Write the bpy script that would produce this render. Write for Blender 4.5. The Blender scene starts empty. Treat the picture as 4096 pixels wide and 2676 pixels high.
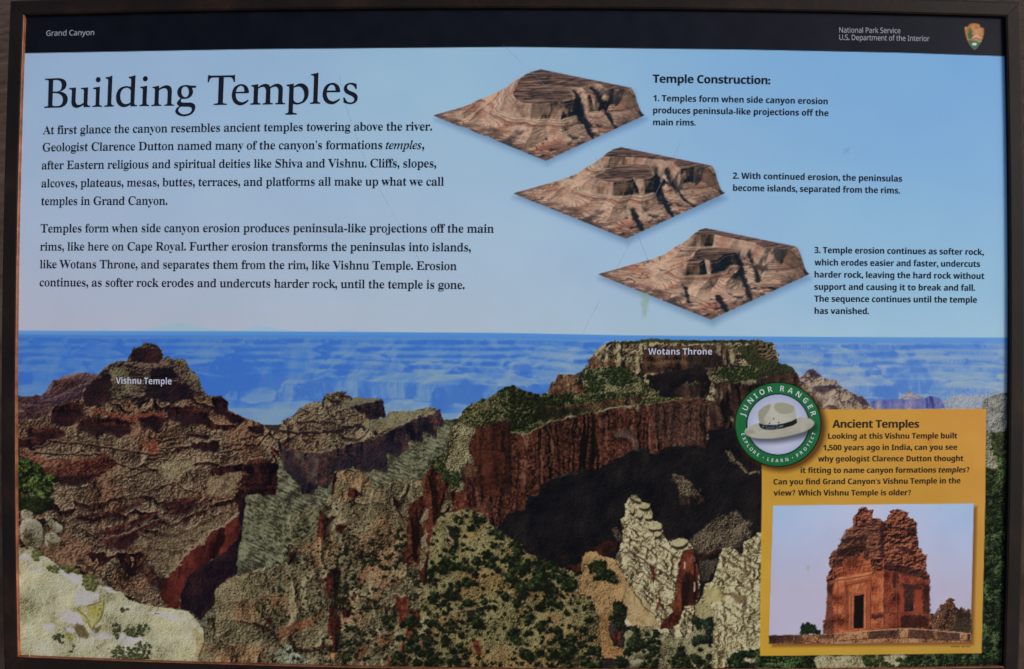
import bpy, math
import numpy as np
from mathutils import Matrix, Vector

# ---------------------------------------------------------------- camera, sky, sun, exposure
scene = bpy.context.scene
PX = 2.314e-4                    # metres of panel per layout px
FOC = 2731.0                     # focal length in layout px (24 mm lens on a 36 mm wide sensor)
DIST = FOC * PX                  # lens to panel, about 0.63 m
TILT = math.radians(50)          # the panel leans back on its posts
STAND = Matrix.Translation((0, 0, 0.95)) @ Matrix.Rotation(TILT, 4, 'X')

cam_data = bpy.data.cameras.new('camera')
cam_data.lens = 24.0
cam_data.sensor_width = 36.0
cam_data.clip_start = 0.02
cam_data.clip_end = 2000.0
camera = bpy.data.objects.new('camera', cam_data)
scene.collection.objects.link(camera)
camera.matrix_world = STAND @ Matrix.Translation((0, 0, DIST))
scene.camera = camera

SUN_LOCAL = Vector((0.76, 0.28, 0.58)).normalized()          # towards the light, in the panel's own frame
SUN_DIR = (STAND.to_3x3() @ SUN_LOCAL).normalized()
SUN_EL = math.asin(SUN_DIR.z)
SUN_AZ = math.atan2(SUN_DIR.x, SUN_DIR.y)

world = bpy.data.worlds.new('World')
scene.world = world
world.use_nodes = True
wn = world.node_tree
bg = wn.nodes['Background']
sky = wn.nodes.new('ShaderNodeTexSky')
sky.sky_type = 'NISHITA'
sky.sun_disc = False
sky.sun_elevation = SUN_EL
sky.sun_rotation = SUN_AZ
sky.air_density = 1.0
sky.dust_density = 3.0
sky.ozone_density = 1.0
wn.links.new(sky.outputs['Color'], bg.inputs['Color'])
bg.inputs['Strength'].default_value = 0.10

sun_data = bpy.data.lights.new('sun', 'SUN')
sun_data.energy = 1.5
sun_data.angle = math.radians(22)           # thin cloud: a broad soft sun
sun_data.color = (1.0, 0.93, 0.84)
sun = bpy.data.objects.new('sun', sun_data)
scene.collection.objects.link(sun)
sun.rotation_euler = SUN_DIR.to_track_quat('Z', 'Y').to_euler()
sun.location = (0, 0, 4)

scene.view_settings.view_transform = 'Standard'
scene.view_settings.look = 'None'
scene.view_settings.gamma = 1.0
scene.view_settings.exposure = 0.0
scene.view_settings.use_curve_mapping = False
WHITE = (0.690, 0.665, 0.676)                  # what a white sheet on the panel returns under this light (linear)
# ---------------------------------------------------------------- the print
# Every colour of the printed sheet is computed here from noise, ramps and outlines.
# Layout units: "px" of a 4096 x 2676 sheet layout; the sheet colours are sampled every CELL px.
CELL = 3.0
GX0, GY0, GX1, GY1 = 40.0, 20.0, 4076.0, 2790.0
CW = int((GX1 - GX0) / CELL) + 1
CH = int((GY1 - GY0) / CELL) + 1
GX = (GX0 + CELL * np.arange(CW)).astype(np.float32)
GY = (GY0 + CELL * np.arange(CH)).astype(np.float32)
CAN = np.zeros((CH, CW, 3), np.float32)
LAB = np.zeros((CH, CW), np.uint8)      # which printed piece a sample belongs to
(L_SKY, L_HEAD, L_CANYON, L_BUTTE, L_KNOLL, L_MESA, L_CLIFF, L_FIN, L_LEDGE, L_D1, L_D2, L_D3,
 L_BOX, L_PHOTO, L_RING, L_DISC, L_HAT, L_EMBLEM, L_SLOPE) = range(19)


def hsh(ix, iy, seed):
    n = (ix.astype(np.int64) * 374761393 + iy.astype(np.int64) * 668265263 + seed * 974634777) & 0xffffffff
    n = ((n ^ (n >> 13)) * 1274126177) & 0xffffffff
    n = ((n ^ (n >> 15)) * 2246822519) & 0xffffffff
    return ((n ^ (n >> 16)) & 0xffffff).astype(np.float32) / np.float32(0xffffff)


def vn(x, y, seed):
    fx, fy = np.floor(x), np.floor(y)
    ix, iy = fx.astype(np.int64), fy.astype(np.int64)
    tx, ty = (x - fx), (y - fy)
    tx = tx * tx * (3 - 2 * tx)
    ty = ty * ty * (3 - 2 * ty)
    a, b = hsh(ix, iy, seed), hsh(ix + 1, iy, seed)
    c, d = hsh(ix, iy + 1, seed), hsh(ix + 1, iy + 1, seed)
    return (a + (b - a) * tx) * (1 - ty) + (c + (d - c) * tx) * ty


def fbm(x, y, seed, o=4):
    s, w, t = 0.0, 1.0, 0.0
    for i in range(o):
        s = s + w * vn(x * 2 ** i + 17.3 * i, y * 2 ** i - 9.1 * i, seed + 31 * i)
        t += w
        w *= 0.55
    return (s / t - 0.5) * 1.7 + 0.5


def ramp(t, cols):
    cols = np.array(cols, np.float32)
    k = np.linspace(0, 1, len(cols))
    t = np.clip(t, 0, 1)
    return np.stack([np.interp(t, k, cols[:, i]) for i in range(3)], -1).astype(np.float32)


def mix(a, b, t):
    if np.ndim(t) == 2:
        t = t[..., None]
    return np.asarray(a, np.float32) * (1 - t) + np.asarray(b, np.float32) * t


def grid(x0, y0, x1, y1):
    i0, i1 = max(0, int((x0 - GX0) / CELL)), min(CW, int((x1 - GX0) / CELL) + 2)
    j0, j1 = max(0, int((y0 - GY0) / CELL)), min(CH, int((y1 - GY0) / CELL) + 2)
    sl = (slice(j0, max(j0, j1)), slice(i0, max(i0, i1)))
    x, y = np.meshgrid(GX[sl[1]], GY[sl[0]])
    return sl, x, y


def sdist(x, y, pts):
    """signed distance to a closed outline, positive inside"""
    best = np.full(x.shape, 1e12, np.float32)
    odd = np.zeros(x.shape, bool)
    n = len(pts)
    for i in range(n):
        ax, ay = pts[i]
        bx, by = pts[(i + 1) % n]
        ex, ey = bx - ax, by - ay
        q = ex * ex + ey * ey
        if q == 0:
            continue
        px_, py_ = x - ax, y - ay
        h = np.clip((px_ * ex + py_ * ey) / q, 0, 1)
        np.minimum(best, (px_ - ex * h) ** 2 + (py_ - ey * h) ** 2, out=best)
        if ay != by:
            odd ^= ((y >= ay) != (y >= by)) & (px_ < (y - ay) * ex / ey)
    d = np.sqrt(best)
    return np.where(odd, d, -d)


def smooth(pts, n=4):
    """rounds an outline by cutting its corners"""
    p = np.array(pts, float)
    for _ in range(n):
        q = np.roll(p, -1, 0)
        p = np.stack([p * .75 + q * .25, p * .25 + q * .75], 1).reshape(-1, 2)
    return p


def region(pts, rag=0.0, rs=24.0, seed=5, pad=14, rag2=None):
    p = np.array(pts, float)
    pad = pad + 2 * rag
    sl, x, y = grid(p[:, 0].min() - pad, p[:, 1].min() - pad, p[:, 0].max() + pad, p[:, 1].max() + pad)
    wx, wy = x, y
    if rag:
        wx = x + rag * 2 * (fbm(x / rs, y / rs, seed, 4) - .5)
        wy = y + (rag if rag2 is None else rag2) * 2 * (fbm(x / rs, y / rs, seed + 7, 4) - .5)
    return sl, x, y, sdist(wx, wy, p)


def paint(pts, fn, lab=None, rag=0.0, rs=24.0, seed=5, soft=3.0, op=1.0):
    sl, x, y, sd = region(pts, rag, rs, seed, 14 + soft)
    if x.size == 0:
        return
    cov = np.clip(.5 + sd / soft, 0, 1) * op
    col = fn(x, y, sd) if callable(fn) else np.asarray(fn, np.float32)
    if isinstance(col, tuple):
        col, al = col
        cov = cov * al
    CAN[sl] = mix(CAN[sl], col, cov)
    if lab is not None:
        LAB[sl][cov > .5] = lab


def shade(pts, dx, dy, blur, op, col=(0, 0, 0)):
    """printed drop shadow of a cut-out"""
    p = np.array(pts, float) + (dx, dy)
    sl, x, y, sd = region(p, pad=blur + 10)
    a = np.clip(.5 + sd / (2 * blur), 0, 1)
    a = a * a * (3 - 2 * a) * op
    CAN[sl] = mix(CAN[sl], col, a)


def line(pts, col, w=4.0, op=1.0, rag=0.0, seed=3, taper=False):
    p = np.array(pts, float)
    pad = w + 2 * rag + 6
    sl, x, y = grid(p[:, 0].min() - pad, p[:, 1].min() - pad, p[:, 0].max() + pad, p[:, 1].max() + pad)
    if x.size == 0:
        return
    if rag:
        xx = x + rag * 2 * (fbm(x / 18, y / 18, seed) - .5)
        yy = y + rag * 2 * (fbm(x / 18, y / 18, seed + 3) - .5)
    else:
        xx, yy = x, y
    best = np.full(x.shape, 1e9, np.float32)
    for (ax, ay), (bx, by) in zip(p[:-1], p[1:]):
        ex, ey = bx - ax, by - ay
        h = np.clip(((xx - ax) * ex + (yy - ay) * ey) / max(ex * ex + ey * ey, 1e-6), 0, 1)
        best = np.minimum(best, np.hypot(xx - ax - ex * h, yy - ay - ey * h))
    cov = np.clip(.5 + (w / 2 - best) / 2.5, 0, 1) * op
    if taper:
        cov = cov * np.clip(fbm(x / 40, y / 40, seed + 9) * 1.8 - .2, 0, 1)
    CAN[sl] = mix(CAN[sl], col, cov)


# ---- fillers: f(x, y, sd) -> colours
def flat(c):
    return lambda x, y, sd: np.broadcast_to(np.array(c, np.float32), x.shape + (3,))


def ledges(x, y, seed, per, ang, amt, warp):
    """broken rock ledges that follow the lie of the ground: a bright lip with a dark step under it"""
    u, f = x * math.cos(ang) + y * math.sin(ang), -x * math.sin(ang) + y * math.cos(ang)
    f = f + warp * 2 * (fbm(x / 190, y / 150, seed, 3) - .5) + 9 * (fbm(x / 26, y / 26, seed + 2, 3) - .5)
    f = f + per * .8 * (vn(f * 0 + 3.3, f / (per * 1.7), seed + 4) - .5)
    ph = (f / per) % 1
    brk = np.clip(fbm(u / 130, f / (per * 1.15), seed + 6, 3) * 2.4 - .85, 0, 1)
    wd = .10 + .30 * brk
    return amt * brk * (.55 * np.exp(-((ph - .05) / .05) ** 2) - np.clip((wd - ph) / .08, 0, 1) * np.clip((ph - .07) / .05, 0, 1))


def slope(cols, sc=11.0, seed=1, amp=2.2, low=90.0, lowamp=.5, rot=0.0, ani=1.0, light=(-.8, -.6), tint=None, tamt=.6, tsc=110.0, ledge=None):
    """broken ground: relief of fine noise lit from one side, larger patches over it"""
    def f(x, y, sd):
        c, s = math.cos(rot), math.sin(rot)
        xr, yr = (x * c + y * s) / ani, -x * s + y * c
        q = max(5.0, sc * .5)
        a = fbm(xr / q, yr / q, seed, 3)
        b = fbm((xr + light[0] * q * .45) / q, (yr + light[1] * q * .45) / q, seed, 3)
        g = sc * 5.5
        wx, wy = x + 9 * a, y + 9 * b
        m = fbm(wx / g, wy / g, seed + 11, 4) - fbm((wx + light[0] * g * .22) / g, (wy + light[1] * g * .22) / g, seed + 11, 4)
        t = .5 + (a - b) * amp * .44 + m * amp * .40 + (fbm(x / low, y / low, seed + 50, 3) - .5) * lowamp + (hsh((x / CELL).astype(int), (y / CELL).astype(int), seed) - .5) * .36
        if amp > 1.5:
            k = hsh((x / 6).astype(int), (y / 6).astype(int), seed + 5)
            t = t + .3 * (k > .92) - .38 * (k < .1)
        if ledge is not None:
            t = t + ledges(x, y, seed + 70, *ledge)
        col = ramp(t, cols)
        if tint is not None:
            m = np.clip((fbm(x / tsc, y / tsc, seed + 80, 4) - .5) * 4, 0, 1) * tamt
            lum = (col.mean(-1) / max(1.0, float(np.mean(cols[len(cols) // 2]))))[..., None]
            col = mix(col, np.array(tint, np.float32) * np.clip(lum, .35, 1.5), m)
        return col
    return f


def cliff(cols, w=13.0, ln=150.0, seed=2, fine=.5, hband=0.0, hs=26.0, lean=0.0):
    """rock wall: upright streaks, cracks and a few level beds"""
    def f(x, y, sd):
        xx = x + 14 * (fbm(x / 60, y / 60, seed + 4, 3) - .5) + lean * y
        t = fbm(xx / w, y / ln, seed, 4) * .5 + fbm(xx / (w * 4), y / ln, seed + 9, 3) * .35 + fbm(x / 55, y / 55, seed + 15, 3) * .3 - .08
        t = t + (fbm(x / 7, y / 7, seed + 12, 3) - .5) * fine
        if hband:
            t = t + (fbm(x / 260, (y + 12 * fbm(x / 90, y / 90, seed + 1, 2)) / hs, seed + 23, 3) - .5) * hband
        crack = np.clip((fbm(xx / (w * 1.7), y / (ln * 2.2), seed + 40, 2) - .72) * 7, 0, 1)
        return ramp(t - .5 * crack, cols)
    return f


def strata(cols, per=16.0, seed=3, warp=26.0, tilt=0.0, rough=.5, streak=300.0, ws=120.0):
    """level beds of rock, bent a little, with broken edges"""
    def f(x, y, sd):
        yy = y - tilt * x + warp * (fbm(x / ws, y / ws, seed + 4, 3) - .5) * 2
        t = fbm(x / streak, yy / per, seed, 3)
        a = fbm(x / 9, y / 6, seed + 8, 3)
        b = fbm((x - 4) / 9, (y - 4) / 6, seed + 8, 3)
        return ramp(t + (a - b) * rough * 1.2 + (hsh((x / CELL).astype(int), (y / CELL).astype(int), seed) - .5) * .18, cols)
    return f


def terrain(slopes, cliffs, per, seed, spur=130.0, reach=60.0, tall=1.6, wmin=.12, wmax=.42, tilt=0.0, relief=1.0, grain=.3, tint=None, tamt=.5, lip=.35):
    """stepped canyon ground: ledged cliffs that wrap round spurs and alcoves, talus aprons between them"""
    def height(x, y):
        wx = x + spur * .5 * (fbm(x / (spur * .8), y / (spur * .8), seed + 1, 3) - .5)
        a = fbm(wx / spur, y / (spur * tall), seed + 2, 2)
        b = fbm(wx / (spur * .33), y / (spur * .4 * tall), seed + 3, 3)
        return 1 - np.abs(2 * a - 1) * 1.25 + .32 * (1 - np.abs(2 * b - 1))

    def f(x, y, sd):
        r = height(x, y)
        g = height(x - 5, y - 2)
        f_ = y - tilt * x + reach * r + 6 * (fbm(x / 17, y / 13, seed + 4, 3) - .5)
        q = f_ / per
        q = q + .5 * (vn(q * 0 + 1.7, q * .6, seed + 5) - .5)
        band = np.floor(q).astype(int)
        ph = q - np.floor(q)
        w = wmin + (wmax - wmin) * hsh(band, band * 0, seed + 6) ** 1.5
        w = w * np.clip(fbm(x / (spur * 1.4), q * .9, seed + 7, 2) * 2.2 - .45, 0, 1.15)
        s = np.clip((r - g) * relief * 2.4, -.6, .6)                                  # which flank of a spur we are on
        sp = (hsh((x / CELL).astype(int), (y / CELL).astype(int), seed) - .5) * grain
        k6 = hsh((x / 6).astype(int), (y / 6).astype(int), seed + 8)
        fine = fbm(x / 7, y / 6, seed + 9, 3) - fbm((x - 3) / 7, (y - 2.5) / 6, seed + 9, 3)
        apron = np.clip((ph - w) / np.maximum(1 - w, .1), 0, 1)
        t = .40 + s + fine * .9 * relief + sp + (.26 * (k6 > .93) - .3 * (k6 < .09)) * min(1, relief) + .22 * apron + (fbm(x / 90, y / 70, seed + 10, 3) - .5) * .4
        t = t + lip * np.exp(-((1 - ph) / .07) ** 2) * (w > .05)                       # sunlit lip over the next cliff
        col = ramp(t, slopes)
        if tint is not None:
            m = np.clip((fbm(x / 140, y / 110, seed + 11, 3) - .45) * 4, 0, 1) * tamt
            lum = (col.mean(-1) / float(np.mean(slopes[len(slopes) // 2])))[..., None]
            col = mix(col, np.array(tint, np.float32) * np.clip(lum, .35, 1.5), m)
        c = ramp(.42 + s * .9 + (fbm(x / 9, y / 46, seed + 12, 3) - .5) * .7 + fine * .5 * relief + sp + (fbm(x / 200, f_ / 6, seed + 13, 2) - .5) * .35, cliffs)
        m = np.clip((w - ph) * per / 3 + .5, 0, 1) * (w > .02)
        sh = np.clip(1 - (ph - w) * per / 9, 0, 1) * np.clip((ph - w) * per / 2 + .5, 0, 1) * np.clip(w * 4 - .2, 0, 1) * np.clip(.6 - s * 2, 0, 1)
        col = mix(col, cliffs[0], sh * .6)
        return mix(col, c, m)
    return f


def inside(pts, n, seed, margin=0, clump=1.0):
    r = np.random.RandomState(seed)
    p = np.array(pts, float)
    lo, hi = p.min(0), p.max(0)
    q = (lo + r.rand(n * 6, 2) * (hi - lo)).astype(np.float32)
    q = q[sdist(q[:, 0], q[:, 1], p) > margin]
    if clump:
        k = fbm(q[:, 0] / 70, q[:, 1] / 55, seed + 3, 3)
        q = q[k + .5 * r.rand(len(q)) > .62 + .12 * clump]
    q = q[:n]
    return q[np.argsort(q[:, 1])]


def shrubs(pts, n, r0, r1, seed, dark=(20, 27, 16), mid=(45, 57, 30), lit=(88, 98, 54), shadow=.5, lit_amt=1.0, clump=1.0):
    rs = np.random.RandomState(seed + 1)
    for (cx, cy) in inside(pts, n, seed, 0, clump):
        r = (r0 + (r1 - r0) * rs.rand() ** 2.2) * .95
        sl, x, y = grid(cx - 1.6 * r, cy - 1.5 * r, cx + 1.9 * r, cy + 1.4 * r)
        if x.size == 0:
            continue
        nz = fbm(x / (r * .5) + cx, y / (r * .5) + cy, seed, 3)
        if shadow:
            ds = np.hypot((x - cx - .5 * r) / 1.1, (y - cy - .35 * r) / .75) / r
            CAN[sl] = mix(CAN[sl], (16, 15, 15), np.clip((1 - ds) * 2.5 + (nz - .5), 0, 1) * shadow)
        d = np.hypot(x - cx, (y - cy) / .92) / r + (nz - .5) * .8
        t = .38 - .55 * ((x - cx) * .55 + (y - cy) * .8) / r + (nz - .5) * .9
        v = rs.rand() * .25
        CAN[sl] = mix(CAN[sl], ramp(t * lit_amt - v + .1, [dark, dark, mid, lit]), np.clip((1 - d) * 4, 0, 1))


def tile(ox, oy, s):
    return lambda *v: [(ox + v[i] / s, oy + v[i + 1] / s) for i in range(0, len(v), 2)]


T1, T2, T3, T4 = (tile(60 + 980 * 0, 1280, 2.221), tile(1040, 1280, 2.221), tile(2040, 1280, 2.221), tile(3040, 1280, 2.221))
B1, B2, B3, B4 = (tile(60, 1976, 2.221), tile(1040, 1976, 2.221), tile(2040, 1976, 2.221), tile(3040, 1976, 2.221))


def paint_sky():
    sl, x, y = grid(GX0, GY0, GX1, GY1)
    ky = [130, 420, 900, 1200, 1330]
    def g(rows, yy):
        a = np.array(rows, np.float32)
        return np.stack([np.interp(yy, ky, a[:, i]) for i in range(3)], -1)
    left = g([(147, 172, 202), (152, 176, 205), (164, 180, 204), (172, 178, 198), (176, 178, 194)], y)
    mid = g([(145, 180, 210), (148, 182, 211), (160, 184, 208), (166, 184, 203), (168, 184, 200)], y)
    right = g([(112, 160, 214), (118, 163, 214), (132, 173, 214), (142, 180, 210), (150, 184, 208)], y)
    t = np.clip((x - 100) / 1900, 0, 1)
    u = np.clip((x - 1700) / 2200, 0, 1)
    col = mix(mix(left, mid, t), right, u * u * (3 - 2 * u))
    col = col + ((fbm(x / 300, y / 300, 91, 3) - .5) * 5)[..., None]
    CAN[sl] = col
    hb = np.interp(GX, [40, 95, 500, 1000, 2048, 3000, 3600, 4020, 4076], [214, 213, 206, 197, 188, 199, 211, 225, 227])
    head = np.clip(.5 + (hb[None, :] - y) / 3.0, 0, 1)
    hc = mix((15, 17, 25), (25, 27, 36), np.clip((x - 900) / 2400, 0, 1)) + ((fbm(x / 60, y / 60, 92, 3) - .5) * 4)[..., None]
    CAN[sl] = mix(CAN[sl], hc, head)
    LAB[head > .5] = L_HEAD


HOR = ([40, 75, 600, 1040, 1500, 2040, 2500, 3040, 3600, 4010, 4076], [1321, 1322, 1324, 1325, 1328, 1332, 1341, 1346, 1349, 1350, 1350])


def far_canyon(x, v):
    """the far wall of the canyon as a height field seen across the gorge, hazed by distance (units: km)"""
    nz, nx = 900, 1500
    Z = np.linspace(6.0, 21.0, nz)[:, None] + np.zeros((1, nx))
    X = np.linspace(-16.5, 16.5, nx)[None, :] + np.zeros((nz, 1))
    wx = X + .9 * (fbm(X / 2.2, Z / 2.2, 901, 3) - .5)
    wz = Z + .9 * (fbm(X / 2.2 + 9, Z / 2.2, 902, 3) - .5)
    spur = 1 - np.abs(2 * fbm(wx / 2.3, wz / 3.2, 903, 4) - 1)                        # side canyons and the spurs between them
    isle = fbm(wx / 1.5 + 4, wz / 1.1, 905, 3)
    p = (Z - 12.3) / 4.4 + .85 * (spur - .55) + .30 * np.clip(isle - .62, 0, 1) * 2.2 * np.clip((15 - Z) / 4, 0, 1)
    p = p + .05 * (fbm(wx / .35, wz / .35, 907, 3) - .5)
    h = np.interp(p, [-1, -.05, .11, .15, .36, .39, .52, .55, .70, .73, .86, .90, 1.0, 3], [-1.16, -1.08, -.96, -.70, -.56, -.47, -.40, -.33, -.25, -.18, -.11, -.02, 0, 0])
    gx = np.gradient(h, 33.0 / nx, axis=1)
    gz = np.gradient(h, 15.0 / nz, axis=0)
    steep = np.hypot(gx, gz)
    gul = fbm(wx / .16, wz / .5, 909, 3) - .5
    t = .84 - np.clip((steep - .26) * .75, 0, .72) + np.clip(gx * .42, -.34, .34) + .34 * gul + .3 * (np.abs(fbm(wx / .5, wz / .6, 915, 3) - .5) * 2 - .35) * np.clip(1.2 - steep, 0, 1) + .2 * (fbm(X / 1.3, Z / 1.3, 911, 3) - .5)
    bed = fbm(h * 0 + .3, h * 26, 913, 2) - .5
    t = t + bed * .5 * np.clip(steep, 0, 1)
    lit = ramp(t, [(54, 100, 180), (64, 112, 188), (84, 126, 186), (108, 142, 180), (128, 154, 174), (144, 163, 168)])
    haze = np.clip((Z - 9) / 8, 0, 1) * .5
    side = np.clip((X / Z + .1) / .5, 0, 1)                                           # the sunlit end is the warmer one
    lit = lit + (np.clip(t, 0, 1) * side * 14)[..., None] * np.array((1.3, .6, .2), np.float32)
    lit = mix(lit, mix((62, 116, 198), (84, 132, 196), side), haze)
    deep = np.clip((-X / Z - .05) / .5, 0, 1) * .35
    lit = mix(lit, (58, 108, 190), deep)
    # cast each row of the field onto the sheet, far rows first
    cam, f = .16, 2731.0
    cols = x[0]
    q = (cols - 2048) / f
    vv = v[:, 0] * 0 + np.arange(v.shape[0]) * CELL
    off = v[0]                                                                        # sheet rows start this far above the skyline
    img = np.zeros(x.shape + (3,), np.float32)
    hit = np.zeros(x.shape, np.float32)
    rows = np.arange(x.shape[0])[:, None]
    top_prev = None
    for k in range(nz - 1, -1, -1):
        z = Z[k, 0]
        ix = np.clip(((q * z + 16.5) / 33.0 * (nx - 1)).astype(int), 0, nx - 1)
        y = (cam - h[k, ix]) * f / z
        r = np.round((y - off) / CELL).astype(int)
        r2 = np.maximum(r, 0)
        for d in range(0, 3):
            rr = r2 + d
            ok = (rr < x.shape[0])
            img[rr[ok], np.nonzero(ok)[0]] = lit[k, ix[ok]]
            hit[rr[ok], np.nonzero(ok)[0]] = 1
        if k > 0:                                                      # close the gaps on steep faces
            y2 = (cam - h[k - 1, ix]) * f / Z[k - 1, 0]
            n = np.clip(((y2 - y) / CELL).astype(int), 0, 30)
            for d in range(1, int(n.max()) + 1):
                ok = (n >= d) & (r2 + d < x.shape[0])
                img[(r2 + d)[ok], np.nonzero(ok)[0]] = lit[k, ix[ok]]
                hit[(r2 + d)[ok], np.nonzero(ok)[0]] = 1
    for _ in range(40):                                                               # any sample still open takes the one above it
        m = hit == 0
        m[0] = False
        src = np.zeros_like(m)
        src[1:] = (hit[:-1] > 0) & m[1:]
        if not src.any():
            break
        img[1:][src[1:]] = img[:-1][src[1:]]
        hit[src] = 1
    for ax in (0, 1):                                                                 # soften like far air
        w = hit + 1e-6
        g = lambda m: np.roll(m, 1, ax) + 3.2 * m + np.roll(m, -1, ax)
        img = g(img * w[..., None]) / g(w)[..., None]
    return img, hit * np.clip((v - 14) / 16, 0, 1)


def paint_far():
    # pale far hills
    for p, c in ((T1(1130, 92, 1270, 62, 1380, 38, 1490, 22, 1560, 38, 1660, 66, 1800, 84, 1950, 100, 1130, 100), (150, 182, 198)),
                 (T1(2030, 96, 2120, 60, 2180, 45, 2260, 62, 2380, 84, 2500, 98), (150, 182, 206)),
                 (T2(640, 100, 740, 82, 820, 78, 900, 100), (150, 176, 205)), (T1(740, 96, 800, 68, 850, 96), (152, 180, 200))):
        paint(p, c, rag=2, soft=4, op=.75)
    sl, x, y = grid(GX0, 1290, GX1, GY1)
    h = np.interp(x, *HOR)
    v = y - h
    left = np.clip(1 - (x - 60) / 1400, 0, 1)
    right = np.clip((x - 2700) / 900, 0, 1)
    kk = [0, 14, 22, 90, 160, 230, 320, 450]
    def g(rows):
        a = np.array(rows, np.float32)
        return np.stack([np.interp(v, kk, a[:, i]) for i in range(3)], -1)
    cL = g([(105, 152, 205), (92, 142, 202), (66, 116, 188), (56, 108, 190), (60, 110, 190), (78, 122, 188), (92, 134, 190), (92, 134, 186)])
    cM = g([(84, 140, 200), (78, 134, 202), (74, 130, 200), (76, 126, 198), (92, 132, 190), (112, 142, 182), (122, 149, 174), (110, 140, 176)])
    cR = g([(94, 142, 194), (88, 138, 200), (82, 134, 204), (98, 138, 198), (128, 150, 188), (140, 160, 190), (144, 164, 188), (142, 160, 184)])
    col = mix(mix(cM, cL, left), cR, right)
    # faint beds and buttresses in the haze
    bed = fbm(x / 340, (v + 9 * fbm(x / 60, y / 60, 8, 3)) / 15, 61, 3) - .5
    butt = fbm(x / 34, y / 150, 62, 4) - .5
    fine = fbm(x / 14, y / 9, 63, 3) - .5
    amt = np.clip((v - 12) / 40, 0, 1)
    col = col + ((bed * 22 + butt * 16 + fine * 8) * amt)[..., None] * np.array((1, .8, .45), np.float32)
    img, hit = far_canyon(x, v)
    col = mix(col, img, hit * .93)
    cov = np.clip(.5 + v / 3, 0, 1)
    CAN[sl] = mix(CAN[sl], col, cov)
    LAB[sl][cov > .5] = L_CANYON
    pale = slope([(84, 126, 186), (112, 142, 184), (130, 156, 186), (146, 166, 184)], 16, 71, .8, 60, .9, ani=2.5)
    for p in (T1(100, 345, 160, 310, 215, 290, 285, 362, 180, 352), T1(355, 360, 420, 300, 470, 330, 520, 372, 430, 366), T1(575, 372, 640, 330, 760, 290, 900, 300, 900, 380, 700, 380),
              T1(20, 500, 60, 450, 120, 430, 170, 460, 230, 435, 300, 480, 370, 455, 420, 490, 500, 430, 590, 455, 620, 480, 480, 512, 250, 522, 20, 515), T1(20, 515, 120, 525, 250, 548, 20, 545),
              T1(20, 620, 120, 600, 230, 635, 225, 690, 20, 690), T1(1550, 350, 1700, 325, 2050, 335, 2065, 372, 1800, 395, 1565, 400),
              T1(1650, 480, 1750, 520, 1950, 490, 2110, 450, 2221, 470, 2221, 620, 2060, 650, 1900, 700, 1750, 650, 1670, 560),
              T1(1890, 765, 2060, 770, 2110, 760, 2090, 830, 2000, 840, 1900, 800), T1(2100, 720, 2240, 640, 2240, 930, 2110, 890, 2140, 800)):
        paint(p, pale, rag=9, rs=30, soft=8, op=.0)
    lowpale = slope([(88, 128, 182), (116, 146, 184), (130, 156, 182), (140, 162, 172)], 13, 75, 1.45, 80, .8, ani=1.8, rot=.5)
    paint(T2(0, 470, 180, 520, 460, 480, 700, 560, 860, 430, 1000, 470, 1210, 540, 1440, 470, 1700, 480, 2000, 490, 2221, 450, 2240, 700, 1900, 980, 1300, 1000, 0, 1000), lowpale, rag=12, rs=40, soft=20, op=.12)
    blue = slope([(46, 88, 164), (60, 106, 182), (72, 118, 190), (92, 132, 188)], 12, 73, .7, 60, .6)
    for p in (T2(90, 480, 200, 450, 440, 440, 460, 470, 345, 555, 290, 535, 215, 545, 95, 515), T2(465, 490, 680, 480, 870, 490, 880, 540, 760, 520, 700, 555, 545, 580, 490, 545),
              T2(790, 400, 1150, 380, 1150, 410, 940, 475, 850, 430), T2(1070, 430, 1430, 430, 1380, 510, 1290, 548, 1210, 545, 1090, 475), T2(1550, 415, 2110, 420, 2040, 495, 1900, 470, 1560, 440),
              T2(1550, 500, 1700, 490, 1840, 520, 1810, 550, 1620, 530), T2(1450, 560, 1590, 550, 1600, 620, 1440, 605), T2(1820, 510, 1920, 530, 1890, 575, 1815, 560), T2(1990, 530, 2080, 530, 2120, 620, 2000, 570),
              T2(0, 620, 60, 610, 150, 640, 120, 655, 0, 660), T2(840, 690, 1060, 680, 1190, 640, 1170, 700, 1100, 720, 850, 702), T2(1100, 750, 1190, 790, 1150, 830, 1110, 820),
              T2(1255, 770, 1330, 755, 1380, 800, 1260, 800), T2(1560, 765, 1700, 750, 1800, 760, 1740, 880, 1650, 890, 1600, 830), T2(170, 870, 330, 830, 310, 860, 200, 880), T2(430, 360, 530, 380, 460, 440, 410, 420),
              T3(190, 440, 420, 420, 520, 440, 420, 500, 320, 520, 240, 480), T3(0, 480, 140, 490, 240, 560, 280, 610, 0, 590), T3(500, 400, 700, 350, 690, 400, 600, 430)):
        paint(p, blue, rag=7, rs=24, soft=5, op=.2)
    for p in (T3(100, 330, 180, 240, 240, 320, 330, 240, 400, 330, 520, 260, 700, 260, 690, 350, 300, 370, 60, 380), T3(300, 655, 250, 520, 330, 500, 410, 480, 400, 540, 330, 640), T3(0, 380, 500, 360, 600, 420, 300, 420, 0, 470),
              T3(0, 590, 280, 600, 300, 650, 200, 650)):
        paint(p, pale, rag=10, rs=34, soft=8, op=.2)
    # sunlit far wall beyond the mesa
    pr = slope([(96, 130, 182), (128, 150, 186), (146, 162, 188), (160, 170, 184)], 13, 77, .9, 60, .9, ani=2.6)
    paint(T4(150, 190, 190, 260, 330, 320, 450, 260, 560, 300, 640, 270, 860, 260, 900, 310, 1200, 300, 1500, 250, 1700, 290, 2200, 220, 2200, 900, 900, 900, 640, 600, 400, 480, 170, 380), pr, rag=14, rs=40, soft=12, op=.15)
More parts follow.
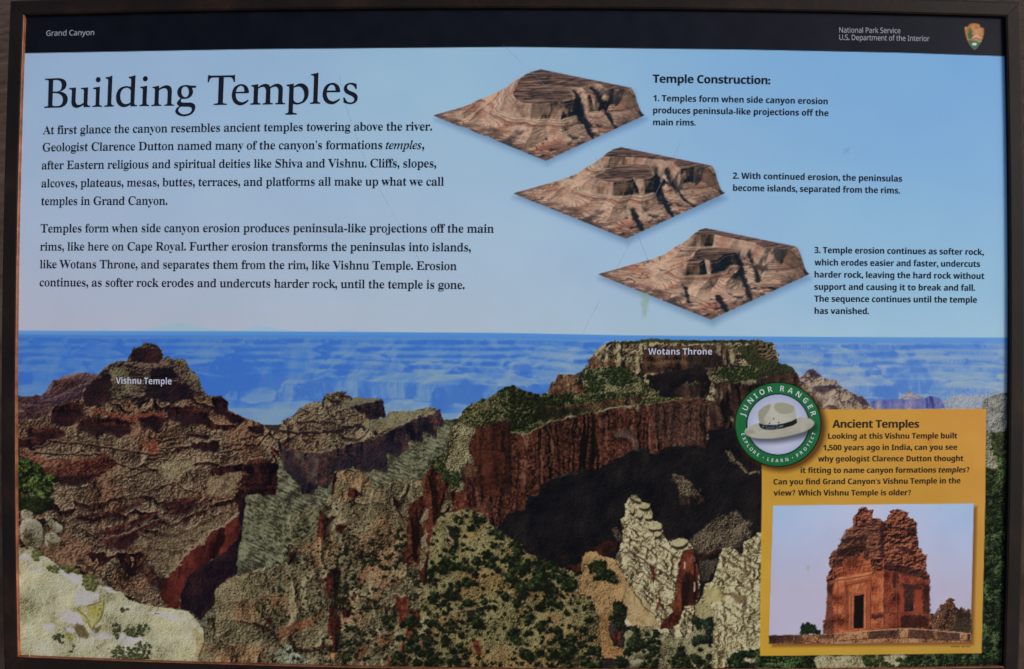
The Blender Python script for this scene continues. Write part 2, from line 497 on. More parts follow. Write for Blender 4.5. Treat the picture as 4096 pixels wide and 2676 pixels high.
    bl2 = slope([(52, 92, 170), (62, 108, 190), (78, 122, 196), (104, 140, 190)], 12, 78, .7, 50, .5)
    for p in (T4(515, 345, 640, 345, 640, 380, 560, 395, 525, 380), T4(570, 400, 700, 395, 760, 420, 600, 465, 570, 440), T4(930, 395, 1020, 400, 1000, 440, 930, 460), T4(1230, 380, 1340, 380, 1330, 430, 1240, 455),
              T4(1395, 378, 1435, 378, 1430, 420, 1395, 415), T4(1505, 375, 1620, 380, 1590, 450, 1510, 435), T4(1820, 380, 1900, 355, 1985, 350, 1990, 400, 1880, 400, 1850, 445, 1815, 440),
              T4(560, 510, 700, 480, 800, 480, 815, 530, 720, 550, 710, 590, 600, 540), T4(1030, 495, 1165, 495, 1090, 545, 1040, 530), T4(1250, 480, 1310, 480, 1370, 570, 1290, 580, 1260, 530),
              T4(1500, 668, 1600, 650, 1710, 650, 1620, 710, 1560, 690), T4(1760, 630, 1855, 622, 1850, 640, 1790, 650), T4(1950, 620, 2100, 605, 2040, 640, 1960, 642), T4(830, 200, 1150, 215, 1240, 250, 1000, 300, 900, 310, 850, 255),
              T4(200, 240, 480, 255, 400, 290, 330, 270, 280, 305, 220, 280), T4(1280, 215, 1440, 200, 1440, 250, 1350, 280), T4(1510, 200, 1640, 200, 1640, 250, 1540, 260), T4(1885, 180, 2000, 180, 1980, 235, 1890, 225), T4(2130, 330, 2200, 330, 2200, 380, 2140, 370)):
        paint(p, bl2, rag=7, rs=22, soft=5, op=.3)
    paint(T4(980, 730, 1230, 700, 1340, 690, 1590, 685, 1640, 790, 1000, 800), cliff([(52, 58, 116), (86, 92, 150), (112, 112, 156), (150, 140, 150)], 14, 60, 81, .3), rag=6, soft=5)
    paint(T4(1220, 695, 1290, 655, 1340, 625, 1390, 660, 1480, 690), strata([(118, 110, 124), (150, 144, 146), (168, 160, 152)], 10, 82), rag=5, soft=4)
    spur = T4(330, 520, 400, 480, 410, 450, 470, 433, 520, 470, 545, 512, 690, 540, 720, 600, 860, 660, 930, 700, 985, 770, 1010, 810, 520, 830, 380, 640)
    paint(spur, terrain([(78, 62, 62), (118, 98, 88), (148, 130, 112), (166, 150, 130)], [(40, 32, 46), (62, 48, 58), (92, 72, 72), (124, 102, 92)], 36, 85, 60, 20, 1.2, .2, .5, .18, .7, .15), L_CANYON, rag=5, rs=18)
    dks = strata([(34, 28, 44), (58, 46, 60), (86, 66, 70)], 10, 86, 6, .05, .5, 80)
    for p in (T4(410, 470, 470, 433, 520, 470, 545, 512, 480, 490), T4(450, 600, 600, 580, 720, 600, 600, 640, 560, 670, 500, 640), T4(800, 660, 900, 670, 985, 770, 900, 750, 850, 700), T4(380, 590, 440, 600, 420, 620)):
        paint(p, dks, rag=6, soft=5, op=.85)
    paint(T4(1610, 720, 1700, 680, 2200, 640, 2200, 900, 1640, 800), slope([(112, 124, 150), (146, 152, 164), (164, 164, 166)], 14, 83, 1.6), rag=8, soft=8)


def paint_left():
    # second ridge behind the butte
    br = [(24, 18, 22), (60, 44, 42), (92, 70, 58), (128, 104, 84)]
    paint(T1(-30, 690, 60, 670, 150, 668, 225, 680, 290, 610, 340, 540, 430, 510, 520, 480, 620, 465, 740, 480, 700, 700, 500, 1100, -30, 1200),
          strata([(44, 30, 40), (80, 58, 62), (104, 80, 80), (132, 108, 98)], 22, 101, 30, -.18, .5), L_BUTTE, rag=7, rs=30)
    dk = slope([(18, 13, 20), (40, 26, 30), (70, 44, 40), (96, 70, 58)], 14, 103, 2.0, 50, .6)
    for p in (T1(340, 540, 430, 510, 600, 540, 560, 590, 400, 620, 300, 690), T1(20, 690, 200, 680, 240, 690, 180, 735, 20, 745), T1(60, 770, 330, 760, 300, 870, 120, 880)):
        paint(p, dk, rag=8, op=.85)
    # the butte and its skirts
    sil = T1(-40, 900, 120, 880, 300, 860, 330, 770, 420, 735, 600, 700, 610, 640, 690, 540, 740, 480, 800, 440, 850, 390, 1000, 360, 1030, 310, 1040, 260, 1130, 235, 1150, 200, 1230, 215, 1280, 245, 1310, 300, 1312, 340, 1360, 320, 1400, 350,
             1510, 365, 1540, 420, 1600, 470, 1640, 540, 1660, 620, 1730, 670, 1830, 680, 1880, 720, 1900, 800, 2060, 880, 2110, 900, 2221, 935) + T2(40, 940, 70, 985, 175, 990, 160, 1100, 210, 1290, 170, 1560) + B1(2070, 240, 2050, 600, 2000, 1000, 1700, 1250, 1700, 1700, -40, 1700)
    body = terrain([(24, 18, 17), (56, 43, 35), (84, 67, 53), (112, 93, 73), (148, 128, 103)], [(14, 11, 14), (30, 18, 19), (56, 30, 26), (86, 52, 42)], 56, 105, 170, 80, 1.5, .1, .5, -.12, 1.0, .32, (86, 56, 42), .5)
    paint(sil, body, L_BUTTE, rag=6, rs=26)
    # upper tower
    tower = strata([(20, 14, 18), (48, 36, 34), (74, 58, 50), (112, 94, 78)], 13, 107, 14, 0, .9, 160)
    paint(T1(600, 700, 610, 640, 690, 540, 800, 440, 850, 390, 1000, 360, 1030, 310, 1040, 260, 1130, 235, 1150, 200, 1230, 215, 1280, 245, 1310, 300, 1312, 340, 1360, 320, 1400, 350, 1510, 365, 1540, 420, 1600, 470, 1640, 540, 1660, 640, 1560, 690, 1300, 720, 1160, 690, 1100, 790, 1000, 700, 850, 720, 640, 770), tower, rag=6, rs=20)
    olive = slope([(26, 20, 18), (70, 60, 46), (104, 94, 72), (136, 124, 96)], 10, 109, 2.6, 60, .7)
    for p in (T1(820, 440, 900, 400, 1010, 420, 1060, 480, 1090, 560, 1020, 640, 940, 680, 850, 700, 880, 600, 840, 520), T1(1520, 420, 1600, 480, 1640, 560, 1620, 640, 1560, 600, 1500, 500), T1(1330, 350, 1510, 365, 1530, 410, 1340, 400)):
        paint(p, olive, rag=12, rs=24, op=.85, soft=8)
    black = slope([(10, 9, 16), (20, 16, 24), (36, 22, 26), (58, 34, 32)], 12, 111, 1.5, 60, .5)
    redw = cliff([(14, 10, 15), (30, 17, 20), (54, 27, 25), (82, 46, 38)], 18, 60, 113, .6, .5, 14)
    for p in (T1(1030, 260, 1120, 240, 1290, 260, 1312, 340, 1290, 390, 1160, 385, 1040, 360), T1(610, 640, 690, 560, 830, 460, 860, 520, 850, 640, 830, 720, 740, 760, 640, 770, 600, 700),
              T1(1170, 560, 1500, 560, 1600, 640, 1580, 690, 1400, 740, 1230, 700, 1160, 690), T1(1200, 430, 1400, 420, 1480, 520, 1200, 540), T1(1060, 700, 1160, 690, 1130, 760, 1095, 795)):
        paint(p, black, rag=8, rs=22, op=.9, soft=6)
    for p in (T1(330, 775, 420, 735, 600, 740, 620, 790, 530, 900, 440, 955, 350, 915, 310, 880), T1(560, 960, 600, 870, 700, 850, 900, 870, 1020, 920, 1010, 1010, 930, 1045, 860, 990, 800, 950, 700, 1020, 650, 970),
              T1(1100, 850, 1330, 830, 1330, 900, 1260, 990, 1180, 940, 1110, 900), T1(1340, 760, 1580, 760, 1720, 830, 1700, 900, 1560, 900, 1500, 950, 1460, 890, 1370, 850), T1(1750, 690, 1830, 680, 1880, 720, 1900, 800, 1895, 880, 1800, 830, 1760, 770),
              T1(1480, 1000, 1740, 1010, 1730, 1050, 1600, 1040), T1(1560, 1090, 1820, 1080, 1830, 1130, 1700, 1180, 1600, 1130), T1(110, 960, 400, 970, 450, 1000, 330, 1060, 110, 1040), T1(20, 1060, 300, 1050, 250, 1100, 130, 1150, 20, 1120),
              T1(1900, 820, 2060, 885, 1960, 920, 1900, 900), T1(2050, 950, 2200, 930, 2221, 1010, 2080, 1000)):
        paint(p, redw, rag=9, rs=26, soft=6)
        q = np.array(p)
        paint(q * (1, .62) + (0, q[:, 1].max() * .38), black, rag=9, rs=26, soft=10, op=.75)
    redrim = slope([(44, 22, 20), (92, 46, 34), (124, 70, 50), (150, 96, 74)], 9, 115, 2.4, 50, .4, ani=2.0)
    for p in (T1(620, 850, 700, 790, 760, 770, 800, 800, 1000, 850, 1100, 840, 1090, 920, 1000, 900, 850, 850, 700, 840), T1(1100, 820, 1330, 820, 1330, 850, 1110, 860), T1(1110, 1080, 1260, 1060, 1290, 1200, 1240, 1230, 1190, 1190)):
        paint(p, redrim, rag=7, rs=18, op=.8, soft=5)
    # dark ledges stepping down the skirts
    led = (28, 17, 18)
    for p in ((T1(300, 1080, 500, 1090, 750, 1130, 1000, 1160, 1200, 1200, 1290, 1190)), T1(170, 1180, 350, 1190, 600, 1200, 800, 1190), T1(160, 1150, 300, 1100), T1(1260, 1080, 1460, 1050, 1470, 1090, 1350, 1110),
              T1(1300, 1140, 1550, 1130, 1560, 1200), T1(900, 1280, 1100, 1330, 1240, 1330), T1(1000, 1400, 1180, 1340), T1(1190, 1240, 1290, 1230, 1310, 1190), T1(1140, 1540, 1420, 1450), T1(1420, 1400, 1600, 1250), T1(1690, 1500, 1740, 1330, 1960, 1290),
              T1(1850, 1130, 2000, 1100), T1(1480, 1020, 1700, 1030), T1(2000, 1060, 2180, 1030), T1(1830, 1180, 2010, 1140)):
        line(p, led, 7, .85, 5, 117)
        line([(a, b - 6) for a, b in p], (128, 104, 82), 3.5, .6, 5, 117)
    redbank = slope([(24, 12, 13), (48, 24, 21), (70, 36, 30), (106, 66, 54)], 12, 119, 2.0, 70, .5, ani=2.6, rot=-.12)
    paint(T1(250, 1320, 500, 1270, 800, 1200, 900, 1240, 920, 1290, 820, 1360, 650, 1440, 500, 1470, 360, 1440, 270, 1380), redbank, rag=8, rs=24)
    paint(T1(380, 1400, 600, 1380, 830, 1350, 640, 1440, 560, 1480, 400, 1470), black, rag=9, soft=10, op=.75)
    paint(T1(60, 1190, 300, 1240, 600, 1220, 800, 1190, 860, 1220, 500, 1270, 260, 1310, 120, 1240), redrim, rag=8, op=.6, soft=8)
    paint(T1(1250, 1330, 1350, 1260, 1600, 1240, 1560, 1320, 1430, 1420, 1300, 1380), slope([(64, 54, 40), (116, 102, 76), (150, 136, 102), (166, 152, 118)], 8, 121, 2.2), rag=9, op=.75, soft=8)
    paint(T1(1720, 1400, 1960, 1350, 2020, 1380, 1960, 1470, 1980, 1560, 1700, 1560), slope([(70, 56, 42), (108, 90, 66), (138, 120, 90), (160, 144, 112)], 8, 122, 2.2), rag=9, op=.7, soft=10)
    # red walls and their shade
    paint(T1(1750, 1330, 1900, 1290, 2221, 1290, 2240, 1360, 2040, 1370, 1980, 1340, 1780, 1380), redw, rag=7)
    paint(T1(2030, 1390, 2240, 1330, 2240, 1560, 1980, 1560, 2000, 1470), redw, rag=8)
    paint(T2(-20, 1290, 130, 1270, 200, 1290, 170, 1560, -20, 1560), redw, rag=7)
    paint(B1(1960, -10, 2060, -10, 2060, 250, 2000, 300, 1990, 180), redw, rag=5)
    paint(B1(1980, 180, 2050, 100, 2060, 380, 2050, 500, 2000, 640, 1980, 700, 1900, 740, 1780, 850, 1770, 1070, 1700, 1180, 1560, 1040, 1450, 1020, 1460, 900, 1560, 700, 1800, 560, 1940, 420), black, L_BUTTE, rag=9, rs=30, soft=8)
    redbig = cliff([(28, 13, 15), (56, 24, 22), (80, 34, 29), (106, 52, 42)], 20, 110, 123, .35, lean=.25)
    paint(B1(1990, 170, 2000, 330, 1930, 430, 1850, 520, 1700, 620, 1560, 720, 1490, 860, 1450, 1000, 1340, 1010, 1310, 880, 1290, 790, 1390, 720, 1440, 650, 1500, 570, 1600, 450, 1690, 440, 1700, 370, 1850, 290), redbig, rag=9, rs=26, soft=6)
    paint(B1(1640, 640, 1860, 580, 1870, 680, 1700, 740, 1600, 800, 1580, 720), black, rag=12, op=.7, soft=14)
    for p in (B1(450, 250, 560, 190, 800, 160, 1000, 90, 1130, 40, 1130, 70, 900, 180, 700, 200, 520, 215), B1(700, 350, 900, 290, 1100, 210, 1270, 140, 1280, 170, 1100, 260, 900, 330, 740, 365), B1(1260, 90, 1560, 20, 1630, 50, 1620, 90, 1480, 190, 1340, 170, 1450, 110),
              B1(740, 450, 800, 390, 1080, 320, 1340, 200, 1340, 230, 1100, 350, 1050, 440, 930, 500, 820, 450), B1(570, 550, 740, 420, 760, 420, 600, 560), B1(1140, 690, 1210, 650, 1290, 760, 1300, 860, 1200, 800)):
        paint(p, redbank, rag=6, rs=20, soft=4)
        q = np.array(p)
        paint(q + (0, 14), black, rag=8, soft=10, op=.4)
    line(B1(580, 560, 760, 400, 1000, 340, 1200, 250, 1340, 200), (150, 128, 112), 4, .6, 5, 127)
    line(B1(1330, 730, 1440, 640, 1500, 560, 1600, 440, 1700, 360, 1850, 280, 1980, 170), (158, 140, 112), 8, .7, 8, 128)
    rub = slope([(36, 28, 22), (84, 68, 50), (118, 100, 74), (154, 136, 106)], 8, 129, 2.6, 50, .5)
    paint(B1(1000, 460, 1300, 330, 1600, 280, 1900, 120, 1960, 170, 1800, 290, 1690, 370, 1660, 440, 1560, 470, 1440, 640, 1350, 720, 1240, 680, 1250, 560), rub, rag=10, op=.55, soft=14)
    for p in (B1(760, 540, 900, 640, 1000, 780), B1(1190, 650, 1300, 740, 1290, 850), B1(560, 600, 760, 720, 900, 860)):
        line(p, (24, 18, 16), 16, .6, 14, 131)
    # tree at the edge
    tr = T1(10, 1240, 90, 1230, 160, 1290, 230, 1310, 270, 1370, 370, 1400, 330, 1470, 300, 1560, 10, 1560) + B1(330, 60, 280, 130, 180, 170, 60, 150, 10, 120)
    paint(tr, slope([(16, 20, 12), (38, 46, 22), (72, 86, 40), (112, 126, 68)], 14, 133, 2.4, 60, .8), rag=14, rs=18, soft=6)
    shrubs(tr, 150, 9, 24, 135, (18, 22, 14), (62, 76, 36), (116, 128, 70), .3)
    paint(B1(30, 40, 320, 30, 330, 130, 190, 180, 40, 140), slope([(10, 12, 10), (24, 28, 16), (44, 50, 28)], 10, 134, 2), rag=14, soft=12, op=.75)


def paint_ledge():
    led = B1(-40, 480, 140, 470, 280, 560, 340, 600, 400, 660, 500, 690, 610, 730, 680, 790, 740, 810, 850, 830, 940, 880, 1020, 940, 1180, 990, 1320, 1010, 1530, 1040, 1590, 1100, 1670, 1200, 1675, 1300, 1640, 1400, 1640, 1600, 1500, 1800, -40, 1800)
    cream = slope([(78, 72, 52), (140, 134, 102), (162, 157, 126), (174, 170, 146), (188, 183, 170)], 7, 141, 1.48, 90, .55, tint=(174, 165, 126), tamt=.45)
    paint(led, cream, L_LEDGE, rag=5, rs=22)
    white = slope([(140, 134, 118), (170, 164, 160), (180, 173, 176), (188, 181, 186)], 12, 143, 1.1, 60, .5)
    for p in (B1(370, 670, 480, 700, 610, 735, 600, 790, 550, 810, 470, 760), B1(530, 860, 640, 870, 760, 880, 740, 940, 640, 980, 540, 990, 530, 920), B1(740, 815, 850, 835, 930, 890, 830, 870), B1(370, 1060, 480, 1030, 560, 1060, 620, 1130, 600, 1165, 470, 1150),
              B1(250, 1150, 380, 1160, 340, 1230, 260, 1200), B1(440, 1180, 520, 1200, 520, 1240, 450, 1220), B1(910, 1300, 960, 1240, 1010, 1250, 1140, 1290, 1100, 1330, 930, 1330), B1(110, 640, 240, 670, 200, 690, 120, 680), B1(50, 530, 100, 540, 150, 590, 60, 590),
              B1(660, 1210, 860, 1240, 860, 1290, 760, 1300, 690, 1260), B1(1170, 1040, 1400, 1060, 1500, 1130, 1300, 1110)):
        paint(p, white, rag=6, rs=20, soft=6, op=.9)
    yel = slope([(84, 76, 30), (132, 124, 58), (156, 148, 82), (170, 160, 104)], 14, 145, 1.6, 40, .6)
    for p in (B1(540, 1010, 600, 1030, 640, 1110, 700, 1130, 780, 920, 795, 980, 760, 1120, 680, 1200, 620, 1130), B1(630, 1000, 740, 960, 760, 1020, 700, 1120, 650, 1100), B1(450, 1230, 520, 1250, 510, 1310, 460, 1280)):
        paint(p, yel, rag=4, soft=6, op=.85)
    drk = slope([(38, 30, 20), (74, 58, 38), (108, 92, 56)], 8, 147, 2)
    for p in (B1(530, 1160, 610, 1160, 660, 1250, 640, 1290, 560, 1270), B1(690, 1180, 780, 1170, 740, 1230, 700, 1235)):
        paint(p, drk, rag=6, soft=6, op=.8)
    for p in (B1(560, 1020, 640, 1110, 680, 1200), B1(790, 940, 770, 1080, 690, 1200), B1(1240, 1060, 1280, 1070), B1(640, 990, 760, 960)):
        line(p, (84, 74, 36), 5, .7, 4, 149)
    # boulders
    for p in (B1(50, 150, 120, 130, 170, 180, 150, 230, 60, 230), B1(40, 250, 130, 210, 210, 230, 250, 320, 240, 470, 140, 470, 40, 420), B1(240, 200, 310, 190, 330, 240, 400, 260, 440, 310, 380, 350, 330, 320), B1(260, 350, 330, 330, 400, 390, 400, 430, 330, 490, 270, 470)):
        q = smooth(p, 2)
        paint(q, slope([(60, 50, 34), (128, 118, 86), (160, 152, 124), (176, 168, 152)], 14, 151, 1.8, 60, .9), L_LEDGE, rag=4, soft=4)
        paint(q + (10, 14), (20, 16, 14), rag=4, soft=30, op=.28)
    paint(B1(280, 400, 330, 440, 400, 430, 390, 480, 330, 500), drk, rag=5, op=.8)
    gr = dict(dark=(62, 62, 36), mid=(104, 106, 60), lit=(148, 148, 94))
    for p, n in ((B1(160, 510, 250, 520, 260, 580, 170, 590), 14), (B1(280, 640, 390, 650, 380, 690, 290, 690), 12), (B1(400, 640, 560, 660, 580, 700, 450, 690), 18), (B1(600, 720, 720, 720, 730, 800, 700, 860, 620, 840), 40), (B1(40, 430, 130, 430, 120, 480, 40, 480), 10)):
        shrubs(p, n, 7, 15, 153, shadow=.25, **gr)
    for p, n in ((B1(860, 1150, 930, 1150, 930, 1280, 880, 1290), 30), (B1(960, 1200, 1100, 1170, 1180, 1150, 1190, 1210, 1100, 1270, 980, 1250), 50), (B1(860, 1370, 1000, 1340, 1150, 1300, 1220, 1350, 1190, 1460, 1000, 1480, 870, 1450), 120), (B1(320, 1250, 420, 1240, 520, 1350, 520, 1420, 420, 1430, 400, 1330), 36), (B1(940, 1020, 1030, 1020, 1030, 1050, 950, 1050), 8)):
        shrubs(p, n, 5, 11, 155, (44, 46, 30), (84, 88, 54), (128, 130, 86), .25, clump=.2)
    paint(B1(1560, 1180, 1640, 1200, 1680, 1300, 1640, 1420, 1650, 1500, 1610, 1480, 1600, 1300), slope([(70, 46, 24), (140, 112, 66), (168, 152, 112)], 9, 157, 2), rag=9, op=.5, soft=10)


def paint_mid():
    # valley floor and the brown hill
    floor = slope([(44, 42, 34), (80, 78, 60), (100, 98, 76), (124, 122, 96)], 13, 161, 3.0, 110, .7, rot=.62, ani=4.5)
    paint(T2(150, 1560, 170, 1150, 1000, 1100, 1640, 880, 1720, 900, 1760, 1300, 1500, 1560) + B2(1500, 900, 500, 1700, -150, 1700) + B1(1700, 1700, 1600, 1200, 1960, 720, 2060, 0), floor, L_SLOPE, rag=6)
    paint(T2(1100, 1190, 1300, 1200, 1640, 930, 1700, 960, 1660, 1250, 1480, 1330, 1440, 1450, 1240, 1400, 990, 1330), slope([(48, 46, 36), (84, 84, 64), (104, 104, 80), (124, 124, 98)], 12, 163, 2.8, 90, .6, rot=.5, ani=4.5), rag=8, soft=8)
    for p in (T2(1550, 1165, 1600, 1130, 1650, 1120), T2(1400, 1245, 1470, 1205), T2(1160, 1200, 1480, 1400), T2(1240, 1110, 1420, 1230), T2(1130, 1270, 1380, 1430)):
        line(p, (40, 40, 34), 9, .6, 9, 165)
    # knoll with its long cliff
    wall = cliff([(16, 15, 24), (36, 29, 34), (60, 40, 39), (90, 60, 52)], 14, 90, 167, .7, .3)
    paint(T2(175, 990, 330, 940, 700, 980, 1100, 960, 1400, 850, 1600, 800, 1640, 935, 1560, 940, 1570, 1030, 1480, 1000, 1430, 1000, 1440, 1095, 1330, 1080, 1290, 1170, 1230, 1225, 1120, 1180, 1125, 1360, 990, 1330, 930, 1365, 830, 1320, 660, 1340, 640, 1400, 600, 1510, 520, 1470, 470, 1560, 380, 1540, 330, 1440, 210, 1300, 165, 1150), wall, L_KNOLL, rag=8, rs=28)
    blk = slope([(12, 12, 22), (22, 22, 34), (40, 34, 42), (66, 48, 46)], 14, 169, 1.4, 70, .6)
    for p in (T2(180, 1130, 290, 1180, 300, 1290, 420, 1350, 400, 1540, 330, 1440, 210, 1300), T2(900, 1130, 1100, 1080, 1125, 1350, 990, 1330, 920, 1360), T2(1110, 1110, 1260, 1060, 1290, 1170, 1230, 1220, 1120, 1180), T2(600, 1290, 760, 1240, 820, 1320, 660, 1340), T2(1390, 900, 1480, 870, 1570, 1030, 1480, 1000, 1420, 1000)):
        paint(p, blk, rag=10, soft=14, op=.7)
    for p in (T2(430, 1190, 500, 1190, 520, 1300, 480, 1450, 420, 1420, 430, 1300), T2(300, 1190, 400, 1200, 380, 1300), T2(1270, 1020, 1310, 1000, 1300, 1090, 1270, 1090)):
        paint(p, cliff([(36, 34, 36), (74, 64, 58), (104, 92, 80)], 12, 60, 171, .6), rag=8, soft=8, op=.8)
    top = terrain([(32, 26, 23), (70, 57, 46), (98, 84, 65), (124, 110, 86), (146, 134, 108)], [(20, 16, 18), (40, 30, 28), (66, 48, 40), (92, 72, 58)], 32, 173, 120, 40, 1.2, .1, .4, -.1, .9, .3, (90, 64, 50), .45)
    paint(T2(165, 1000, 200, 900, 330, 830, 360, 770, 450, 720, 540, 710, 600, 660, 740, 640, 800, 680, 900, 800, 940, 830, 960, 900, 1110, 870, 1150, 830, 1380, 800, 1550, 788, 1600, 830, 1480, 860, 1390, 870, 1300, 920, 1180, 970, 1060, 1030, 860, 1085, 720, 1130, 560, 1170, 400, 1180, 250, 1130, 170, 1100), top, L_KNOLL, rag=7, rs=22)
    paint(T2(940, 900, 1110, 875, 1170, 825, 1380, 800, 1550, 790, 1560, 820, 1380, 860, 1180, 960, 1000, 990, 930, 960), slope([(74, 70, 52), (106, 100, 74), (124, 118, 90), (142, 136, 106)], 9, 175, 2.0), rag=8, op=.85, soft=8)
    paint(T2(790, 780, 900, 720, 1080, 700, 1100, 800, 1112, 870, 960, 890, 930, 830), wall, L_KNOLL, rag=7)
    paint(T2(720, 760, 850, 690, 1080, 698, 1060, 720, 900, 745, 800, 780), slope([(70, 64, 52), (100, 94, 74), (120, 114, 92)], 9, 177, 2), rag=6)
    for p, w in ((T2(340, 910, 500, 905, 660, 910), 16), (T2(660, 880, 840, 860), 12), (T2(180, 985, 350, 1010, 550, 1000, 740, 985), 22), (T2(760, 950, 920, 940, 930, 980), 24), (T2(350, 850, 440, 820), 8), (T2(600, 700, 700, 740), 24), (T2(340, 960, 700, 960, 900, 920), 6), (T2(360, 790, 460, 830), 5), (T2(580, 680, 800, 665), 5), (T2(600, 660, 760, 650), 4)):
        line(p, (26, 20, 22), w / 2.2 + 2, .85, 7, 179)
        line([(a, b - w / 4 - 4) for a, b in p], (132, 112, 90), 3, .5, 6, 180)
    line(T2(250, 1140, 420, 1185, 560, 1170, 720, 1130, 870, 1080, 1060, 1030, 1180, 965, 1390, 865), (120, 106, 82), 6, .5, 8, 181)
    hill = terrain([(24, 20, 16), (62, 54, 40), (90, 80, 58), (114, 102, 76), (148, 136, 106)], [(18, 14, 14), (44, 27, 22), (78, 46, 34), (108, 76, 56)], 120, 183, 110, 60, 2.0, .0, .16, .35, .75, .42, (112, 78, 54), .5, .2)
    paint(T2(640, 1560, 650, 1420, 690, 1340, 840, 1325, 960, 1400, 1000, 1490, 1170, 1440, 1250, 1430, 1450, 1440, 1560, 1560) + B2(1700, 300, 1700, 1700, -560, 1800, -520, 1300) + B1(1690, 1300, 1700, 1120, 1780, 1080, 1770, 870, 1900, 750, 1990, 700) + B2(-20, 680, 130, 640, 230, 600, 265, 400, 250, 240, 290, 180, 560, 90), hill, L_SLOPE, rag=9, rs=30)
    paint(B2(-60, 300, -60, 60, 160, 60, 280, 180, 250, 300, 230, 480, 150, 500), slope([(50, 48, 36), (88, 86, 64), (108, 106, 82), (126, 124, 98)], 11, 185, 3.0, 90, .6, rot=.72, ani=4.5), rag=8, soft=10)
    paint(B2(290, 190, 560, 110, 520, 380, 420, 420, 300, 460, 265, 380), slope([(56, 52, 38), (96, 92, 66), (116, 112, 84), (130, 126, 98)], 11, 186, 3.0, 90, .6, rot=-.4, ani=4.5), rag=9, soft=12, op=.8)
    line(B2(270, 180, 245, 230, 275, 300, 260, 370, 265, 440, 200, 520), (148, 142, 112), 5, .75, 5, 187)
    line(B2(250, 520, 160, 540, 90, 470, -60, 360), (40, 38, 30), 8, .5, 9, 188)
    paint(B1(1780, 860, 1900, 750, 2050, 720, 2221, 700, 2221, 900, 2000, 960, 1830, 960), slope([(46, 38, 28), (96, 86, 62), (124, 112, 82), (146, 132, 102)], 9, 189, 2.4), L_SLOPE, rag=9, soft=8)
    org = slope([(56, 32, 22), (104, 62, 40), (128, 82, 54), (150, 108, 76)], 9, 191, 2.4)
    for p in (B2(850, 720, 980, 660, 980, 780, 870, 790), B2(960, 940, 1080, 880, 1030, 980, 970, 1000), B2(150, 1200, 350, 1130, 600, 1010, 560, 1090, 350, 1230, 180, 1280), B2(1050, 1260, 1160, 1220, 1160, 1320, 1080, 1380, 1030, 1330), B2(860, 1380, 960, 1330, 920, 1480, 860, 1520), B2(100, 930, 250, 910, 200, 980, 120, 980)):
        paint(p, org, rag=12, rs=24, soft=14, op=.75)
    red = cliff([(14, 10, 12), (38, 18, 17), (72, 32, 26), (104, 54, 40)], 12, 60, 193, .6)
    for p in (B2(535, 110, 560, 210, 680, 190, 600, 290, 575, 385, 500, 385, 510, 270), B2(670, 270, 760, 280, 720, 360, 675, 330), B2(250, 520, 330, 510, 310, 620, 245, 635), B2(600, 700, 690, 630, 720, 700, 690, 860, 650, 930, 600, 920, 585, 840), B2(620, 990, 680, 980, 660, 1060, 710, 1100, 720, 1200, 690, 1400, 640, 1400, 630, 1250, 600, 1240, 610, 1100),
              B2(730, 1040, 810, 1020, 800, 1090, 740, 1110), B2(700, 920, 780, 920, 750, 980, 710, 980), B2(780, -10, 880, -10, 830, 40), B2(1170, 0, 1200, 10, 1250, 90, 1200, 140, 1180, 60), B2(870, 540, 920, 490, 920, 580, 880, 570), B2(830, 140, 870, 170, 880, 220, 850, 190), B2(30, 1090, 100, 1100, 100, 1170, 60, 1140), B2(100, 1150, 140, 1190, 120, 1220)):
        paint(p, red, rag=6, rs=18, soft=4)
        q = np.array(p)
        paint(q * (.6, 1) + (q[:, 0].max() * .4, 0), (17, 13, 14), rag=8, soft=14, op=.6)
    paint(T2(640, 1440, 660, 1360, 690, 1340, 680, 1440, 650, 1560, 630, 1560), red, rag=6, soft=5)
    paint(T2(780, 1560, 800, 1480, 860, 1500, 930, 1560), red, rag=6, soft=5)
    pal = B2(120, 1470, 140, 1390, 250, 1350, 340, 1410, 430, 1470, 410, 1540, 200, 1560)
    paint(pal, slope([(50, 54, 40), (98, 104, 82), (136, 138, 114), (156, 156, 136)], 10, 195, 2.8), rag=10, soft=6)
    shr = dict(dark=(20, 22, 15), mid=(40, 44, 27), lit=(74, 76, 46))
    hp = B2(300, 300, 600, 60, 1200, 60, 1420, 400, 1500, 900, 1200, 1500, 100, 1530, -100, 900)
    shrubs(hp, 620, 4, 9, 197, shadow=.35, **shr)
    shrubs(B2(600, 500, 1250, 300, 1500, 800, 1300, 1500, 700, 1500), 320, 6, 13, 199, shadow=.4, **shr)
    paint(B2(620, 1420, 665, 1415, 655, 1465, 635, 1470), (184, 112, 66), rag=2, soft=3)


